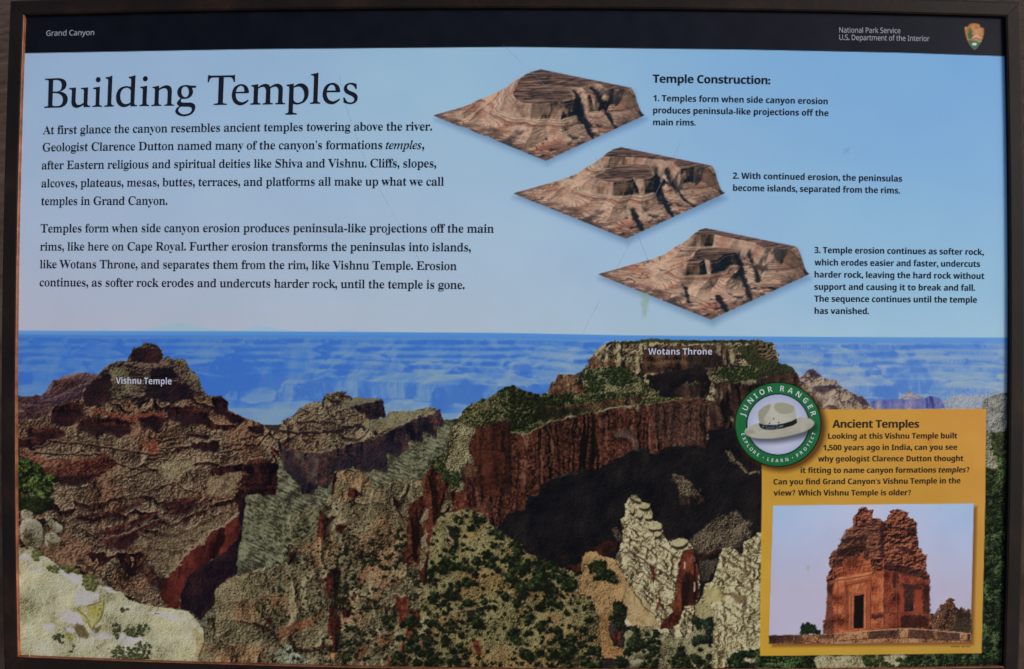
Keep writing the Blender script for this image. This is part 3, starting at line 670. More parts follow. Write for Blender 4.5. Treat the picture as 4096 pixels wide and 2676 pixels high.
def paint_mesa():
    # back tier of the mesa
    back = T3(310, 660, 350, 600, 420, 490, 600, 480, 690, 400, 700, 360, 740, 290, 820, 220, 900, 195, 1100, 190, 1260, 170, 1400, 180, 2221, 180) + T4(0, 180, 130, 210, 160, 300, 165, 380, 300, 430, 340, 500, 365, 590, 420, 800, 60, 1300, -200, 1300) + T3(1700, 1200, 300, 900)
    tiered = terrain([(30, 26, 20), (70, 62, 45), (104, 94, 70), (136, 126, 96), (156, 146, 114)], [(24, 18, 17), (60, 44, 36), (94, 76, 58), (132, 116, 90)], 44, 211, 60, 18, 1.4, .35, .8, 0, 1.0, .3)
    paint(back, tiered, L_MESA, rag=5, rs=20)
    dkw = cliff([(16, 13, 15), (44, 31, 27), (72, 50, 40), (98, 74, 58)], 14, 90, 213, .5, .5, 16)
    paint(T3(1190, 270, 1230, 240, 1600, 230, 1900, 220, 1960, 300, 1940, 400, 1600, 440, 1580, 470, 1400, 450, 1230, 470, 1180, 500, 1180, 380), dkw, rag=6, rs=18)
    paint(T3(1590, 300, 1830, 290, 1950, 330, 1940, 420, 1700, 440, 1590, 400), slope([(14, 12, 14), (30, 25, 24), (50, 42, 36)], 12, 215, 1.6), rag=9, op=.75, soft=12)
    pil = cliff([(40, 33, 26), (98, 84, 62), (140, 126, 98), (160, 148, 118)], 8, 50, 217, .8)
    for p in (T3(1820, 210, 1870, 210, 1860, 320, 1830, 310), T3(1940, 230, 2030, 250, 1980, 390, 1950, 340), T3(1890, 310, 1930, 310, 1930, 400, 1900, 390), T3(1700, 200, 1740, 200, 1730, 260, 1710, 260), T3(1420, 200, 1500, 205, 1480, 240, 1420, 235)):
        paint(p, pil, rag=7, soft=6, op=.85)
    paint(T3(870, 205, 1100, 190, 1260, 168, 1450, 178, 1700, 182, 2221, 178, 2221, 200, 1700, 210, 1300, 200, 1000, 215), slope([(24, 28, 18), (44, 50, 30), (70, 74, 46)], 8, 219, 2.4), rag=4, rs=12, soft=4)
    redlow = cliff([(26, 16, 15), (66, 40, 30), (104, 70, 52), (140, 112, 84)], 12, 60, 221, .6)
    for p in (T3(410, 545, 420, 490, 570, 490, 600, 550, 510, 580, 510, 660, 320, 660, 350, 600), T3(520, 580, 680, 580, 700, 660, 510, 660), T3(740, 300, 800, 380, 920, 350, 960, 400, 920, 430, 720, 430, 700, 380)):
        paint(p, redlow, rag=7, soft=5, op=.8)
    grn = slope([(24, 24, 16), (60, 60, 40), (94, 90, 62), (126, 118, 86)], 9, 223, 2.8, 50, .6)
    gp = T3(590, 490, 700, 440, 830, 410, 1000, 420, 1120, 470, 1180, 540, 1300, 620, 1390, 690, 1200, 665, 680, 660, 640, 600, 660, 540)
    paint(gp, grn, rag=7)
    shrubs(gp, 330, 4, 9, 225, shadow=.35)
    shrubs(T3(900, 490, 1000, 470, 1100, 540, 1000, 590, 880, 560), 80, 5, 11, 226, shadow=.4)
    gp = T3(1750, 470, 1900, 420, 2000, 400, 2120, 420, 2221, 440, 2221, 540, 2000, 550, 1900, 570, 1800, 560)
    paint(gp, grn, rag=8)
    shrubs(gp, 220, 4, 9, 227, shadow=.35)
    gp = T3(2030, 250, 2200, 230, 2221, 440, 2120, 400) + T4(0, 440, 0, 230, 60, 330, 160, 380, 290, 430, 300, 480, 120, 500)
    paint(T3(2030, 250, 2221, 200, 2260, 330, 2221, 450, 2120, 400, 2050, 320), slope([(18, 20, 15), (38, 42, 26), (60, 62, 42)], 9, 229, 2.4), rag=8)
    paint(T4(-20, 330, 60, 340, 165, 385, 300, 430, 310, 480, 150, 500, -20, 520), slope([(18, 20, 15), (38, 42, 26), (60, 62, 42)], 9, 229, 2.4), rag=7)
    paint(T4(-20, 190, 120, 205, 165, 380, 60, 345, -20, 330), strata([(24, 19, 17), (66, 54, 42), (100, 88, 66)], 10, 230, 8, 0, 1.4, 50), rag=6)
    dkr = cliff([(13, 11, 13), (34, 24, 23), (56, 38, 33), (84, 62, 50)], 13, 110, 231, .5)
    paint(T3(1800, 570, 1900, 560, 2221, 540) + T4(0, 540, 120, 490, 300, 470, 345, 510, 370, 600, 420, 800, 0, 1300) + T3(2000, 1250, 1900, 1000), dkr, L_MESA, rag=8, rs=22)
    for p in (T3(1810, 610, 1880, 600, 1890, 700, 1850, 720), T3(1930, 820, 1970, 860, 1980, 920, 1950, 890), T3(1940, 560, 1970, 560, 1960, 640, 1945, 620), T3(2040, 540, 2221, 530, 2221, 570, 2060, 580)):
        paint(p, pil, rag=8, soft=8, op=.7)
    blk = slope([(9, 10, 13), (15, 15, 19), (24, 21, 23), (36, 31, 29)], 12, 233, 1.5, 70, .5)
    paint(T3(1220, 490, 1400, 455, 1590, 430, 1700, 400, 1790, 560, 1720, 690, 1440, 710, 1330, 650, 1230, 570), blk, rag=9, rs=24)
    paint(T3(1440, 640, 1560, 560, 1640, 540, 1740, 560, 1700, 700, 1520, 710), dkr, rag=9, soft=8, op=.8)
    shrubs(T3(1570, 550, 1660, 540, 1680, 580, 1600, 590), 20, 4, 7, 234, shadow=0, mid=(80, 78, 56), lit=(120, 114, 86))
    # shade under the long wall
    paint(T3(0, 1500, 700, 1340, 1100, 1150, 1380, 1120, 1740, 1100, 1780, 900, 2000, 980) + T4(0, 1200, 60, 1600) + B3(2221, 600, 1500, 1200, 600, 900, -100, 450, -100, 170), blk, L_CLIFF, rag=8)
    paint(T3(1750, 690, 1800, 720, 1900, 830, 2000, 960, 1950, 960, 1760, 970), dkr, rag=8)
    # plateau top
    top = T2(2250, 570, 2190, 590, 2100, 640, 2040, 690, 1870, 740, 1770, 850, 1760, 900, 1690, 950, 1660, 1100, 1650, 1180, 1560, 1220, 1500, 1290, 1450, 1430, 1440, 1560) + B2(1400, 130, 1500, 260, 1740, 170) + T2(1840, 1150, 1910, 970, 2120, 910, 2221, 910) + T3(0, 1010, 150, 1015, 380, 900, 600, 850, 880, 790, 1100, 760, 1240, 745, 1440, 720, 1690, 690, 1600, 690, 1380, 690, 1030, 655, 700, 655, 310, 655, 200, 660, 90, 600, 30, 585)
    veg = slope([(19, 22, 14), (44, 47, 28), (76, 74, 46), (122, 114, 78)], 9, 235, 2.6, 70, .5)
    paint(top, veg, L_MESA, rag=6, rs=20)
    shrubs(top, 900, 4, 10, 237, shadow=.4)
    shrubs(T3(0, 600, 300, 680, 600, 680, 500, 800, 300, 860, 100, 960, 0, 980), 260, 6, 12, 239, (16, 20, 12), (34, 40, 22), (66, 68, 38), .45)
    paint(T3(350, 770, 700, 740, 1000, 690, 1190, 665, 1190, 710, 1000, 760, 700, 800, 420, 850, 300, 800), cliff([(20, 15, 14), (56, 36, 28), (90, 60, 44), (120, 94, 70)], 16, 40, 241, .6), rag=10, op=.85, soft=8)
    paint(T3(240, 790, 640, 770, 700, 800, 480, 870, 260, 900, 180, 860), slope([(12, 14, 11), (22, 24, 16), (40, 38, 26)], 9, 243, 2), rag=12, op=.8, soft=14)
    paint(T2(1960, 760, 2040, 720, 2060, 780, 2000, 800), slope([(70, 60, 42), (120, 104, 72), (140, 126, 92)], 9, 244, 2), rag=8, op=.8, soft=8)
    # long red wall
    wall = cliff([(15, 12, 12), (38, 22, 18), (64, 36, 28), (84, 50, 39), (112, 78, 62)], 9, 210, 245, .75)
    face = T2(1840, 1130, 1910, 970, 2120, 910, 2221, 910) + T3(0, 1010, 150, 1015, 380, 900, 600, 850, 880, 790, 1100, 760, 1240, 745, 1440, 720, 1690, 690, 1750, 700, 1765, 960, 1735, 1150, 1680, 1100, 1380, 1120, 1310, 1210, 1250, 1180, 1200, 1140, 1100, 1150, 960, 1220, 880, 1280, 700, 1350, 640, 1320, 500, 1370, 380, 1390, 280, 1470, 240, 1560) + B3(150, 30, 130, 130, 50, 165, -10, 175) + B2(2100, 310, 2020, 230, 1900, 150, 1800, 130, 1730, 170) + T2(1810, 1560, 1800, 1400, 1890, 1270)
    paint(face, wall, L_CLIFF, rag=6, rs=22)
    paint(T2(1900, 970, 2120, 910, 2221, 900, 2221, 1560, 2000, 1560, 1860, 1400, 1900, 1200), cliff([(18, 13, 13), (46, 24, 19), (74, 37, 27), (94, 52, 38)], 20, 170, 246, .55), rag=8, soft=10, op=.75)
    paint(T3(1250, 760, 1690, 700, 1750, 720, 1760, 960, 1730, 1120, 1380, 1110, 1290, 1000), cliff([(16, 13, 14), (46, 32, 28), (74, 50, 42), (106, 80, 66)], 8, 170, 247, .8), rag=9, soft=16, op=.75)
    for p in (T3(550, 870, 620, 1000, 600, 1200), T3(400, 1060, 405, 1120), T3(740, 900, 760, 1100), T3(1700, 820, 1740, 1100), T3(210, 1330, 215, 1480), T3(150, 1480, 140, 1560), T2(2160, 1000, 2180, 1300, 2150, 1560), T3(830, 850, 840, 1000), T3(1480, 740, 1470, 900), T3(1600, 720, 1590, 900)):
        line(p, (18, 13, 13), 9, .75, 10, 249)
    for p in (T3(340, 950, 380, 1100, 350, 1300), T3(560, 870, 540, 960), T3(1280, 1000, 1310, 1190), T3(290, 1150, 300, 1330), T3(1260, 830, 1280, 940), T3(860, 850, 850, 1150)):
        line(p, (130, 90, 70), 7, .4, 10, 251)
    stain = T3(930, 1010, 1010, 960, 1090, 960, 1120, 1050, 1130, 1130, 1095, 1140, 1080, 1060, 960, 1050)
    paint(stain, slope([(60, 50, 46), (92, 80, 76), (112, 102, 98)], 14, 253, 1.6), rag=14, rs=30, soft=16, op=.55)
    line(T3(20, 1000, 150, 1015, 380, 900, 600, 850, 880, 790, 1100, 760), (150, 138, 106), 7, .75, 8, 255, True)
    line(T3(1240, 745, 1440, 720, 1690, 690), (126, 110, 86), 4, .6, 6, 256, True)
    paint(T3(1060, 690, 1100, 730, 1150, 770, 1140, 830, 1110, 780, 1050, 730), pil, rag=8, soft=8, op=.8)
    # left shoulder spires of the wall
    sp = slope([(30, 26, 19), (82, 74, 52), (122, 112, 82), (154, 144, 112)], 9, 257, 2.7)
    paint(T2(1690, 960, 1760, 920, 1900, 960, 1850, 1130, 1880, 1230, 1890, 1275, 1790, 1290, 1770, 1400, 1820, 1450, 1800, 1560, 1670, 1560, 1690, 1400, 1640, 1280, 1680, 1100), sp, rag=9, soft=6)
    shrubs(T2(1560, 1220, 1680, 1180, 1780, 1300, 1760, 1480, 1640, 1420, 1540, 1300), 120, 6, 12, 259, shadow=.4)
    red2 = cliff([(20, 13, 13), (54, 27, 21), (84, 42, 31), (116, 78, 58)], 14, 120, 261, .6)
    paint(T2(1440, 1560, 1450, 1430, 1530, 1290, 1560, 1350, 1620, 1370, 1600, 1450, 1670, 1440, 1660, 1560) + B2(1580, 160, 1560, 30, 1340, 90), red2, L_CLIFF, rag=7)
    paint(T2(1790, 1290, 1890, 1280, 1930, 1340, 1920, 1400, 1820, 1400), slope([(60, 42, 30), (110, 80, 54), (130, 100, 72)], 10, 262, 2), rag=8, op=.7, soft=8)
    paint(B2(1330, 90, 1430, 40, 1540, -20, 1870, -20, 1860, 130, 1740, 170, 1600, 180, 1560, 240, 1510, 460, 1510, 740, 1480, 800, 1430, 770, 1410, 640, 1350, 600, 1270, 610, 1270, 520, 1310, 420, 1310, 250), red2, L_CLIFF, rag=7)
    for p in (B2(1460, 120, 1500, 150, 1440, 300, 1420, 250), B2(1660, -10, 1700, 60, 1640, 150, 1600, 160), B2(1480, 300, 1500, 480, 1440, 680, 1410, 640, 1440, 400), B2(1700, 0, 1720, 130, 1690, 160)):
        paint(p, sp, rag=8, soft=6, op=.85)
    for p in (B2(1560, 20, 1560, 160), B2(1860, 0, 1850, 110), B2(2140, 0, 2130, 180), B2(1400, 120, 1400, 400), B2(1330, 620, 1300, 600, 1350, 520), B2(1850, 20, 1850, 100)):
        line(p, (18, 13, 13), 9, .7, 8, 263)
    # lit scraps in the shade
    scr = slope([(20, 18, 17), (58, 48, 40), (92, 78, 62), (130, 116, 92)], 9, 265, 2.8)
    paint(T3(1910, 1150, 1960, 1180, 2000, 1240, 2120, 1340, 2221, 1350, 2221, 1372, 2090, 1356, 1960, 1250), scr, rag=8, soft=5, op=.9)
    paint(T3(1430, 1375, 1510, 1370, 1600, 1440, 1700, 1530, 1690, 1560, 1480, 1560, 1490, 1480, 1440, 1430), scr, rag=10, soft=8, op=.9)
    paint(B3(1860, 190, 2000, 160, 2150, 250, 2140, 350, 2050, 470, 1900, 480, 1750, 540, 1640, 520, 1600, 420, 1700, 300), scr, rag=12, soft=12, op=.9)
    paint(B3(1440, 60, 1540, 30, 1720, 20, 1730, 90, 1540, 100), redlow, rag=10, op=.45, soft=12)
    paint(B3(1680, 600, 1840, 590, 1820, 700, 1740, 780, 1680, 740), scr, rag=10, soft=8, op=.6)
    paint(B3(1660, 560, 1870, 490, 1880, 520, 1700, 600), cliff([(22, 13, 13), (54, 24, 20), (76, 36, 28)], 12, 60, 267), rag=8, op=.8)
    for p in (B3(720, 500, 880, 420, 990, 440, 980, 490, 800, 540), B3(400, 570, 520, 540, 480, 590), B3(510, 640, 640, 600, 650, 680, 560, 690)):
        paint(p, cliff([(22, 13, 12), (58, 27, 20), (86, 42, 30)], 14, 50, 269), rag=9, op=.8, soft=8)
    paint(B3(890, 300, 960, 310, 990, 360, 985, 440, 950, 430, 930, 380), scr, rag=7, soft=5)


def paint_front():
    gnd = slope([(40, 34, 22), (88, 80, 52), (118, 108, 72), (140, 128, 90)], 9, 281, 2.4, 90, .5, tint=(134, 100, 62), tamt=.5)
    p1 = B2(1510, 480, 1560, 240, 1620, 190, 1740, 160, 1830, 130, 1960, 170, 2020, 240, 2100, 340, 2221, 380) + B3(0, 390, 100, 480, 280, 580, 420, 620, 520, 680, 620, 720, 640, 850, 740, 900, 800, 1100, 830, 1450, 760, 1700) + B2(1100, 1700, 1180, 1500, 1220, 1180, 1400, 1000, 1450, 820, 1500, 740)
    paint(p1, gnd, L_SLOPE, rag=9, rs=26)
    org = slope([(70, 48, 28), (122, 88, 54), (146, 110, 70), (162, 130, 92)], 10, 283, 2.0)
    for p in (B3(280, 1070, 420, 1040, 500, 1080, 420, 1150, 300, 1140), B3(200, 600, 300, 640, 320, 740, 280, 750), B3(70, 900, 300, 880, 500, 820, 600, 900, 400, 960, 120, 950)):
        paint(p, org, rag=12, soft=14, op=.65)
    # small red walls among the shrubs
    red = cliff([(24, 14, 13), (62, 30, 23), (96, 48, 34), (122, 76, 54)], 12, 80, 285, .6)
    for p in (B2(1200, 910, 1250, 880, 1310, 930, 1310, 1120, 1290, 1160, 1240, 1160, 1220, 1040), B2(1310, 1040, 1390, 1030, 1420, 1050, 1400, 1250, 1370, 1330, 1330, 1280, 1260, 1290, 1310, 1180), B2(1430, 1260, 1530, 1230, 1520, 1370, 1490, 1480, 1430, 1480, 1440, 1370), B2(1880, 1300, 1950, 1300, 1960, 1420, 1930, 1450), B2(1220, 1300, 1300, 1260, 1290, 1560, 1230, 1560), B2(1130, 1460, 1180, 1450, 1160, 1560, 1130, 1560)):
        paint(p, red, L_CLIFF, rag=6, soft=5)
    for p in (B2(1650, 890, 1790, 830, 1790, 960, 1720, 960, 1660, 930), B2(1820, 1020, 1910, 1030, 1910, 1140, 1860, 1150), B2(1660, 280, 1760, 290, 1760, 440, 1720, 460)):
        paint(p, (24, 20, 18), rag=7, soft=6, op=.9)
    sp = slope([(44, 38, 27), (96, 88, 62), (134, 124, 92), (160, 150, 118)], 9, 287, 2.6, rot=1.4, ani=2)
    for p in (B2(1220, 1200, 1290, 1160, 1300, 1220, 1240, 1400, 1200, 1560, 1160, 1560, 1190, 1380), B2(1400, 1180, 1450, 1060, 1500, 1100, 1430, 1300, 1480, 1500, 1400, 1560, 1330, 1560, 1370, 1420), B2(1600, 230, 1640, 250, 1720, 440, 1690, 430), B2(1210, 890, 1270, 850, 1300, 900, 1240, 910), B2(1800, 900, 1850, 930, 1820, 1160, 1790, 1130)):
        paint(p, sp, rag=9, soft=8, op=.85)
    shr = dict(dark=(16, 20, 13), mid=(34, 42, 23), lit=(76, 84, 46))
    shrubs(p1, 520, 5, 12, 288, shadow=.45, clump=.3, **shr)
    shrubs(p1, 480, 9, 24, 289, shadow=.55, clump=.8, **shr)
    # orange bench below the fin
    bench = B3(610, 870, 620, 760, 650, 560, 680, 525, 760, 520, 830, 550, 940, 590, 1060, 800, 1040, 960, 900, 1100, 870, 1200, 920, 1340, 1020, 1380, 960, 1480, 830, 1450, 800, 1250, 790, 1100, 720, 900)
    paint(bench, slope([(60, 46, 30), (118, 94, 62), (150, 118, 78), (166, 136, 96)], 10, 291, 2.2, 70, .6), L_FIN, rag=7)
    paint(B3(800, 1200, 860, 1180, 900, 1330, 1020, 1380, 960, 1480, 840, 1450), org, rag=8, soft=8)
    paint(B3(800, 1060, 880, 1060, 860, 1200, 800, 1200), org, rag=8, soft=10, op=.8)
    # pale fin of rock
    fin = B3(940, 590, 960, 520, 990, 470, 1005, 330, 990, 220, 1030, 180, 1030, 100, 1045, 50, 1090, 10, 1150, 40, 1175, 70, 1240, 80, 1245, 130, 1260, 180, 1270, 240, 1350, 255, 1352, 330, 1375, 400, 1400, 425, 1530, 380, 1600, 430, 1620, 480, 1640, 600, 1680, 690, 1680, 900, 1640, 1000, 1620, 1120, 1600, 1280, 1440, 1290, 1330, 1240, 1200, 1180, 1030, 1180, 1020, 960, 1060, 810)
    rock = terrain([(70, 60, 42), (122, 110, 80), (152, 141, 106), (170, 160, 126), (180, 171, 142)], [(40, 32, 24), (84, 70, 50), (122, 106, 78), (150, 136, 104)], 26, 293, 52, 13, 1.3, .1, .5, .72, .9, .26, lip=.25)
    paint(fin, rock, L_FIN, rag=6, rs=18)
    paint(B3(960, 520, 1050, 480, 1300, 600, 1480, 760, 1470, 860, 1300, 780, 1150, 720, 1040, 680, 950, 600), rock, rag=8, soft=8)
    paint(B3(1040, 830, 1110, 840, 1230, 1000, 1330, 1180, 1230, 1180, 1060, 1180, 1020, 1000), slope([(98, 76, 48), (148, 122, 82), (166, 142, 102), (172, 152, 116)], 13, 295, 1.5), rag=8, soft=10, op=.85)
    for p in (B3(1050, 640, 1200, 720, 1330, 790, 1460, 860), B3(1300, 670, 1500, 760), B3(1060, 560, 1180, 620), B3(1000, 520, 1060, 520, 1200, 600), B3(1100, 870, 1200, 1000, 1300, 1090), B3(1040, 800, 1010, 920, 1000, 960), B3(1200, 580, 1190, 640, 1280, 760), B3(1060, 380, 1300, 540), B3(1060, 300, 1200, 390), B3(1330, 460, 1500, 580), B3(1300, 440, 1300, 620), B3(1030, 480, 1280, 660)):
        line(p, (60, 46, 34), 6, .75, 7, 297)
        line([(a + 3, b - 7) for a, b in p], (182, 172, 138), 4, .5, 7, 297)
    # stacked blocks up its edge
    for p in (B3(1130, 90, 1230, 75, 1245, 115, 1200, 135, 1150, 125), B3(1090, 30, 1150, 35, 1170, 65, 1110, 60), B3(1180, 190, 1260, 180, 1265, 215, 1210, 220), B3(1215, 265, 1330, 250, 1352, 270, 1350, 310, 1240, 320), B3(1270, 340, 1340, 330, 1350, 360, 1300, 390), B3(1120, 150, 1180, 145, 1180, 200, 1140, 215), B3(1060, 110, 1110, 100, 1100, 180, 1070, 160), B3(1400, 430, 1520, 385, 1590, 430, 1500, 480)):
        q = smooth(p, 2)
        paint(q + (3, 12), (30, 22, 18), rag=2, soft=6, op=.85)
        paint(q, slope([(120, 106, 76), (160, 150, 116), (178, 168, 138)], 10, 299, 1.2), rag=2, soft=4)
    # its shaded side
    sh = cliff([(28, 15, 13), (64, 30, 22), (94, 46, 32), (120, 66, 48)], 15, 90, 301, .5)
    paint(B3(1620, 480, 1530, 510, 1500, 620, 1480, 760, 1470, 860, 1450, 1040, 1340, 1150, 1330, 1200, 1430, 1200, 1520, 1110, 1540, 1000, 1640, 1000, 1680, 900, 1670, 690, 1640, 600), sh, rag=6, soft=5)
    paint(B3(1560, 700, 1640, 720, 1660, 860, 1620, 980, 1540, 980, 1530, 860), (30, 19, 18), rag=9, soft=18, op=.7)
    line(B3(1640, 790, 1640, 860), (190, 180, 160), 5, .8, 2)
    line(B3(1555, 610, 1550, 660), (180, 170, 150), 6, .8, 2)
    for p in (B3(1250, 690, 1290, 640, 1290, 760, 1270, 790), B3(1330, 900, 1350, 980, 1300, 1040), B3(1420, 1140, 1450, 1150, 1450, 1200, 1410, 1200), B3(1050, 790, 1080, 800, 1060, 830), B3(910, 1240, 980, 1230, 990, 1330, 930, 1310)):
        paint(p, sh, rag=6, soft=6)
    # right hand fin
    f2 = B3(1720, 900, 1740, 800, 1800, 760, 1850, 590, 1880, 480, 1960, 480, 2030, 520, 2070, 530, 2080, 440, 2150, 390, 2180, 350, 2260, 340, 2260, 1480, 1800, 1560, 1750, 1500, 1810, 1250, 1800, 1100, 1660, 970)
    paint(f2, terrain([(72, 62, 42), (126, 114, 82), (154, 144, 108), (170, 161, 126), (180, 172, 142)], [(44, 36, 26), (88, 74, 52), (126, 110, 80), (152, 140, 106)], 28, 303, 56, 14, 1.3, .1, .5, .58, .9, .26, lip=.25), L_FIN, rag=6, rs=20)
    for p in (B3(1880, 560, 2000, 640, 2060, 680), B3(2080, 540, 2100, 700, 2060, 800, 2120, 860), B3(1900, 880, 2000, 900, 2090, 990), B3(1880, 980, 2050, 1110), B3(1830, 1100, 2000, 1250), B3(2090, 850, 2080, 1100, 2120, 1300), B3(1890, 1330, 1900, 1450), B3(2070, 440, 2200, 520), B3(1900, 480, 2040, 600), B3(2120, 1180, 2220, 1220)):
        line(p, (64, 50, 34), 8, .7, 9, 305)
        line([(a + 3, b - 8) for a, b in p], (182, 174, 140), 4, .45, 9, 305)
    paint(B3(1950, 860, 2090, 900, 2090, 970, 1980, 950), slope([(60, 44, 32), (96, 78, 56), (120, 104, 76)], 10, 307, 2), rag=8, soft=8, op=.8)
    paint(B3(1730, 840, 1850, 820, 1900, 960, 1800, 960, 1730, 960), slope([(120, 106, 62), (158, 146, 96), (172, 160, 114)], 13, 309, 1.5), rag=8, soft=12, op=.8)
    paint(B3(1660, 970, 1760, 960, 1830, 1080, 1740, 1110, 1650, 1110, 1640, 1060), slope([(96, 86, 54), (140, 130, 90), (160, 150, 112)], 11, 311, 1.8), rag=7, soft=6)
    # shrubs at the foot
    base = B3(1020, 1220, 1150, 1180, 1240, 1180, 1440, 1290, 1600, 1260, 1640, 1110, 1780, 1110, 1800, 1250, 1780, 1400, 1760, 1560, 1700, 1700, 900, 1700, 960, 1480, 1020, 1380)
    paint(base, slope([(40, 36, 25), (90, 84, 60), (122, 114, 84), (148, 140, 108)], 10, 313, 2.6, 70, .7), L_SLOPE, rag=9)
    for p in (B3(1100, 1400, 1150, 1370, 1240, 1390, 1190, 1450, 1110, 1440), B3(1020, 1510, 1120, 1460, 1240, 1490, 1150, 1540, 1040, 1530)):
        paint(p, slope([(84, 80, 58), (128, 122, 94), (150, 144, 116)], 14, 315, 1.4), rag=5, soft=5)
        paint(np.array(p) + (0, 22), (24, 20, 16), rag=5, soft=12, op=.5)
    shrubs(base, 150, 9, 22, 317, shadow=.45, **shr)
    shrubs(B3(1060, 1200, 1220, 1190, 1260, 1340, 1060, 1380), 60, 10, 20, 318, shadow=.4, dark=(20, 24, 16), mid=(44, 52, 30), lit=(80, 88, 54))
    shrubs(B3(1630, 1120, 1780, 1120, 1780, 1300, 1640, 1320), 60, 10, 20, 319, shadow=.4, dark=(18, 24, 20), mid=(36, 46, 32), lit=(66, 78, 54))
    shrubs(B3(680, 620, 800, 600, 940, 680, 940, 780, 840, 760, 700, 740), 60, 9, 18, 320, shadow=.4, **shr)
    shrubs(B3(840, 550, 900, 500, 940, 550, 900, 620, 850, 620), 20, 9, 16, 321, shadow=.2, lit=(100, 112, 60))
    shrubs(B3(920, 1000, 1000, 960, 1020, 1060, 940, 1090), 16, 10, 18, 322, shadow=.4, **shr)
    shrubs(B3(880, 1100, 960, 1090, 1020, 1180, 1000, 1240, 960, 1200), 16, 9, 16, 323, shadow=.4, **shr)
    shrubs(B3(0, 440, 60, 420, 280, 590, 500, 680, 610, 740, 560, 850, 300, 860, 0, 860), 90, 10, 22, 325, shadow=.5, dark=(17, 22, 13), mid=(38, 48, 26), lit=(88, 98, 56))
    shrubs(B3(1900, 1520, 2000, 1430, 2140, 1400, 2260, 1420, 2260, 1700, 1850, 1700), 160, 9, 20, 327, (14, 22, 14), (34, 48, 26), (66, 84, 44), .3)


def paint_right():
    # strip of trees along the right side and under the box
    st = T4(1980, 700, 2230, 640, 2230, 1560) + B4(2230, 1600, 2230, 1810, -40, 1810, -40, 1400, 1960, 1400, 1980, 0)
    paint(st, slope([(12, 18, 12), (30, 42, 24), (56, 72, 40), (92, 108, 66)], 12, 331, 2.6, 70, .7), L_SLOPE, rag=6)
    gy = slope([(52, 58, 60), (104, 104, 102), (136, 132, 124), (150, 148, 142)], 12, 333, 2.2, 60, .7)
    paint(T4(1980, 690, 2230, 660, 2230, 900, 2180, 980, 1990, 1010), gy, L_CANYON, rag=10, soft=10)
    paint(T4(1990, 1010, 2090, 1020, 2080, 1130, 2040, 1160, 2100, 1200, 2120, 1320, 1990, 1350), slope([(60, 58, 42), (116, 112, 90), (148, 144, 120), (160, 156, 136)], 12, 335, 2.2), rag=10, soft=8)
    shrubs(T4(2050, 1000, 2170, 980, 2170, 1230, 2080, 1180), 50, 8, 16, 337, (28, 32, 20), (58, 64, 38), (92, 98, 62), .3)
    shrubs(T4(1990, 1330, 2160, 1280, 2170, 1560, 1990, 1560), 120, 8, 16, 338, (16, 22, 14), (48, 60, 32), (96, 106, 62), .3)
    shrubs(B4(1960, -20, 2190, -20, 2190, 1560, 1960, 1560), 420, 8, 17, 339, (12, 18, 12), (38, 52, 30), (84, 100, 60), .35)
    shrubs(B4(0, 1430, 500, 1430, 520, 1560, 520, 1800, 0, 1800), 190, 9, 18, 341, (12, 18, 12), (36, 48, 26), (74, 90, 46), .3)
    rk = B4(495, 1450, 540, 1425, 900, 1425, 1300, 1430, 1330, 1470, 1250, 1560, 1100, 1640, 560, 1640, 500, 1520)
    paint(rk, slope([(84, 74, 52), (140, 130, 98), (160, 152, 122), (172, 164, 140)], 12, 343, 2.0, 60, .6), rag=9, soft=5)
    shrubs(B4(900, 1425, 1100, 1425, 1100, 1530, 930, 1520), 36, 8, 15, 345, (28, 34, 20), (62, 74, 40), (104, 116, 66), .3)
    shrubs(B4(1100, 1500, 1300, 1450, 1340, 1560, 1150, 1600), 40, 8, 15, 346, (28, 34, 20), (62, 74, 40), (104, 116, 66), .3)
    shrubs(B4(1330, 1425, 1990, 1420, 2190, 1560, 1990, 1800, 1250, 1800), 260, 8, 16, 347, (14, 20, 14), (44, 58, 32), (88, 102, 60), .35)


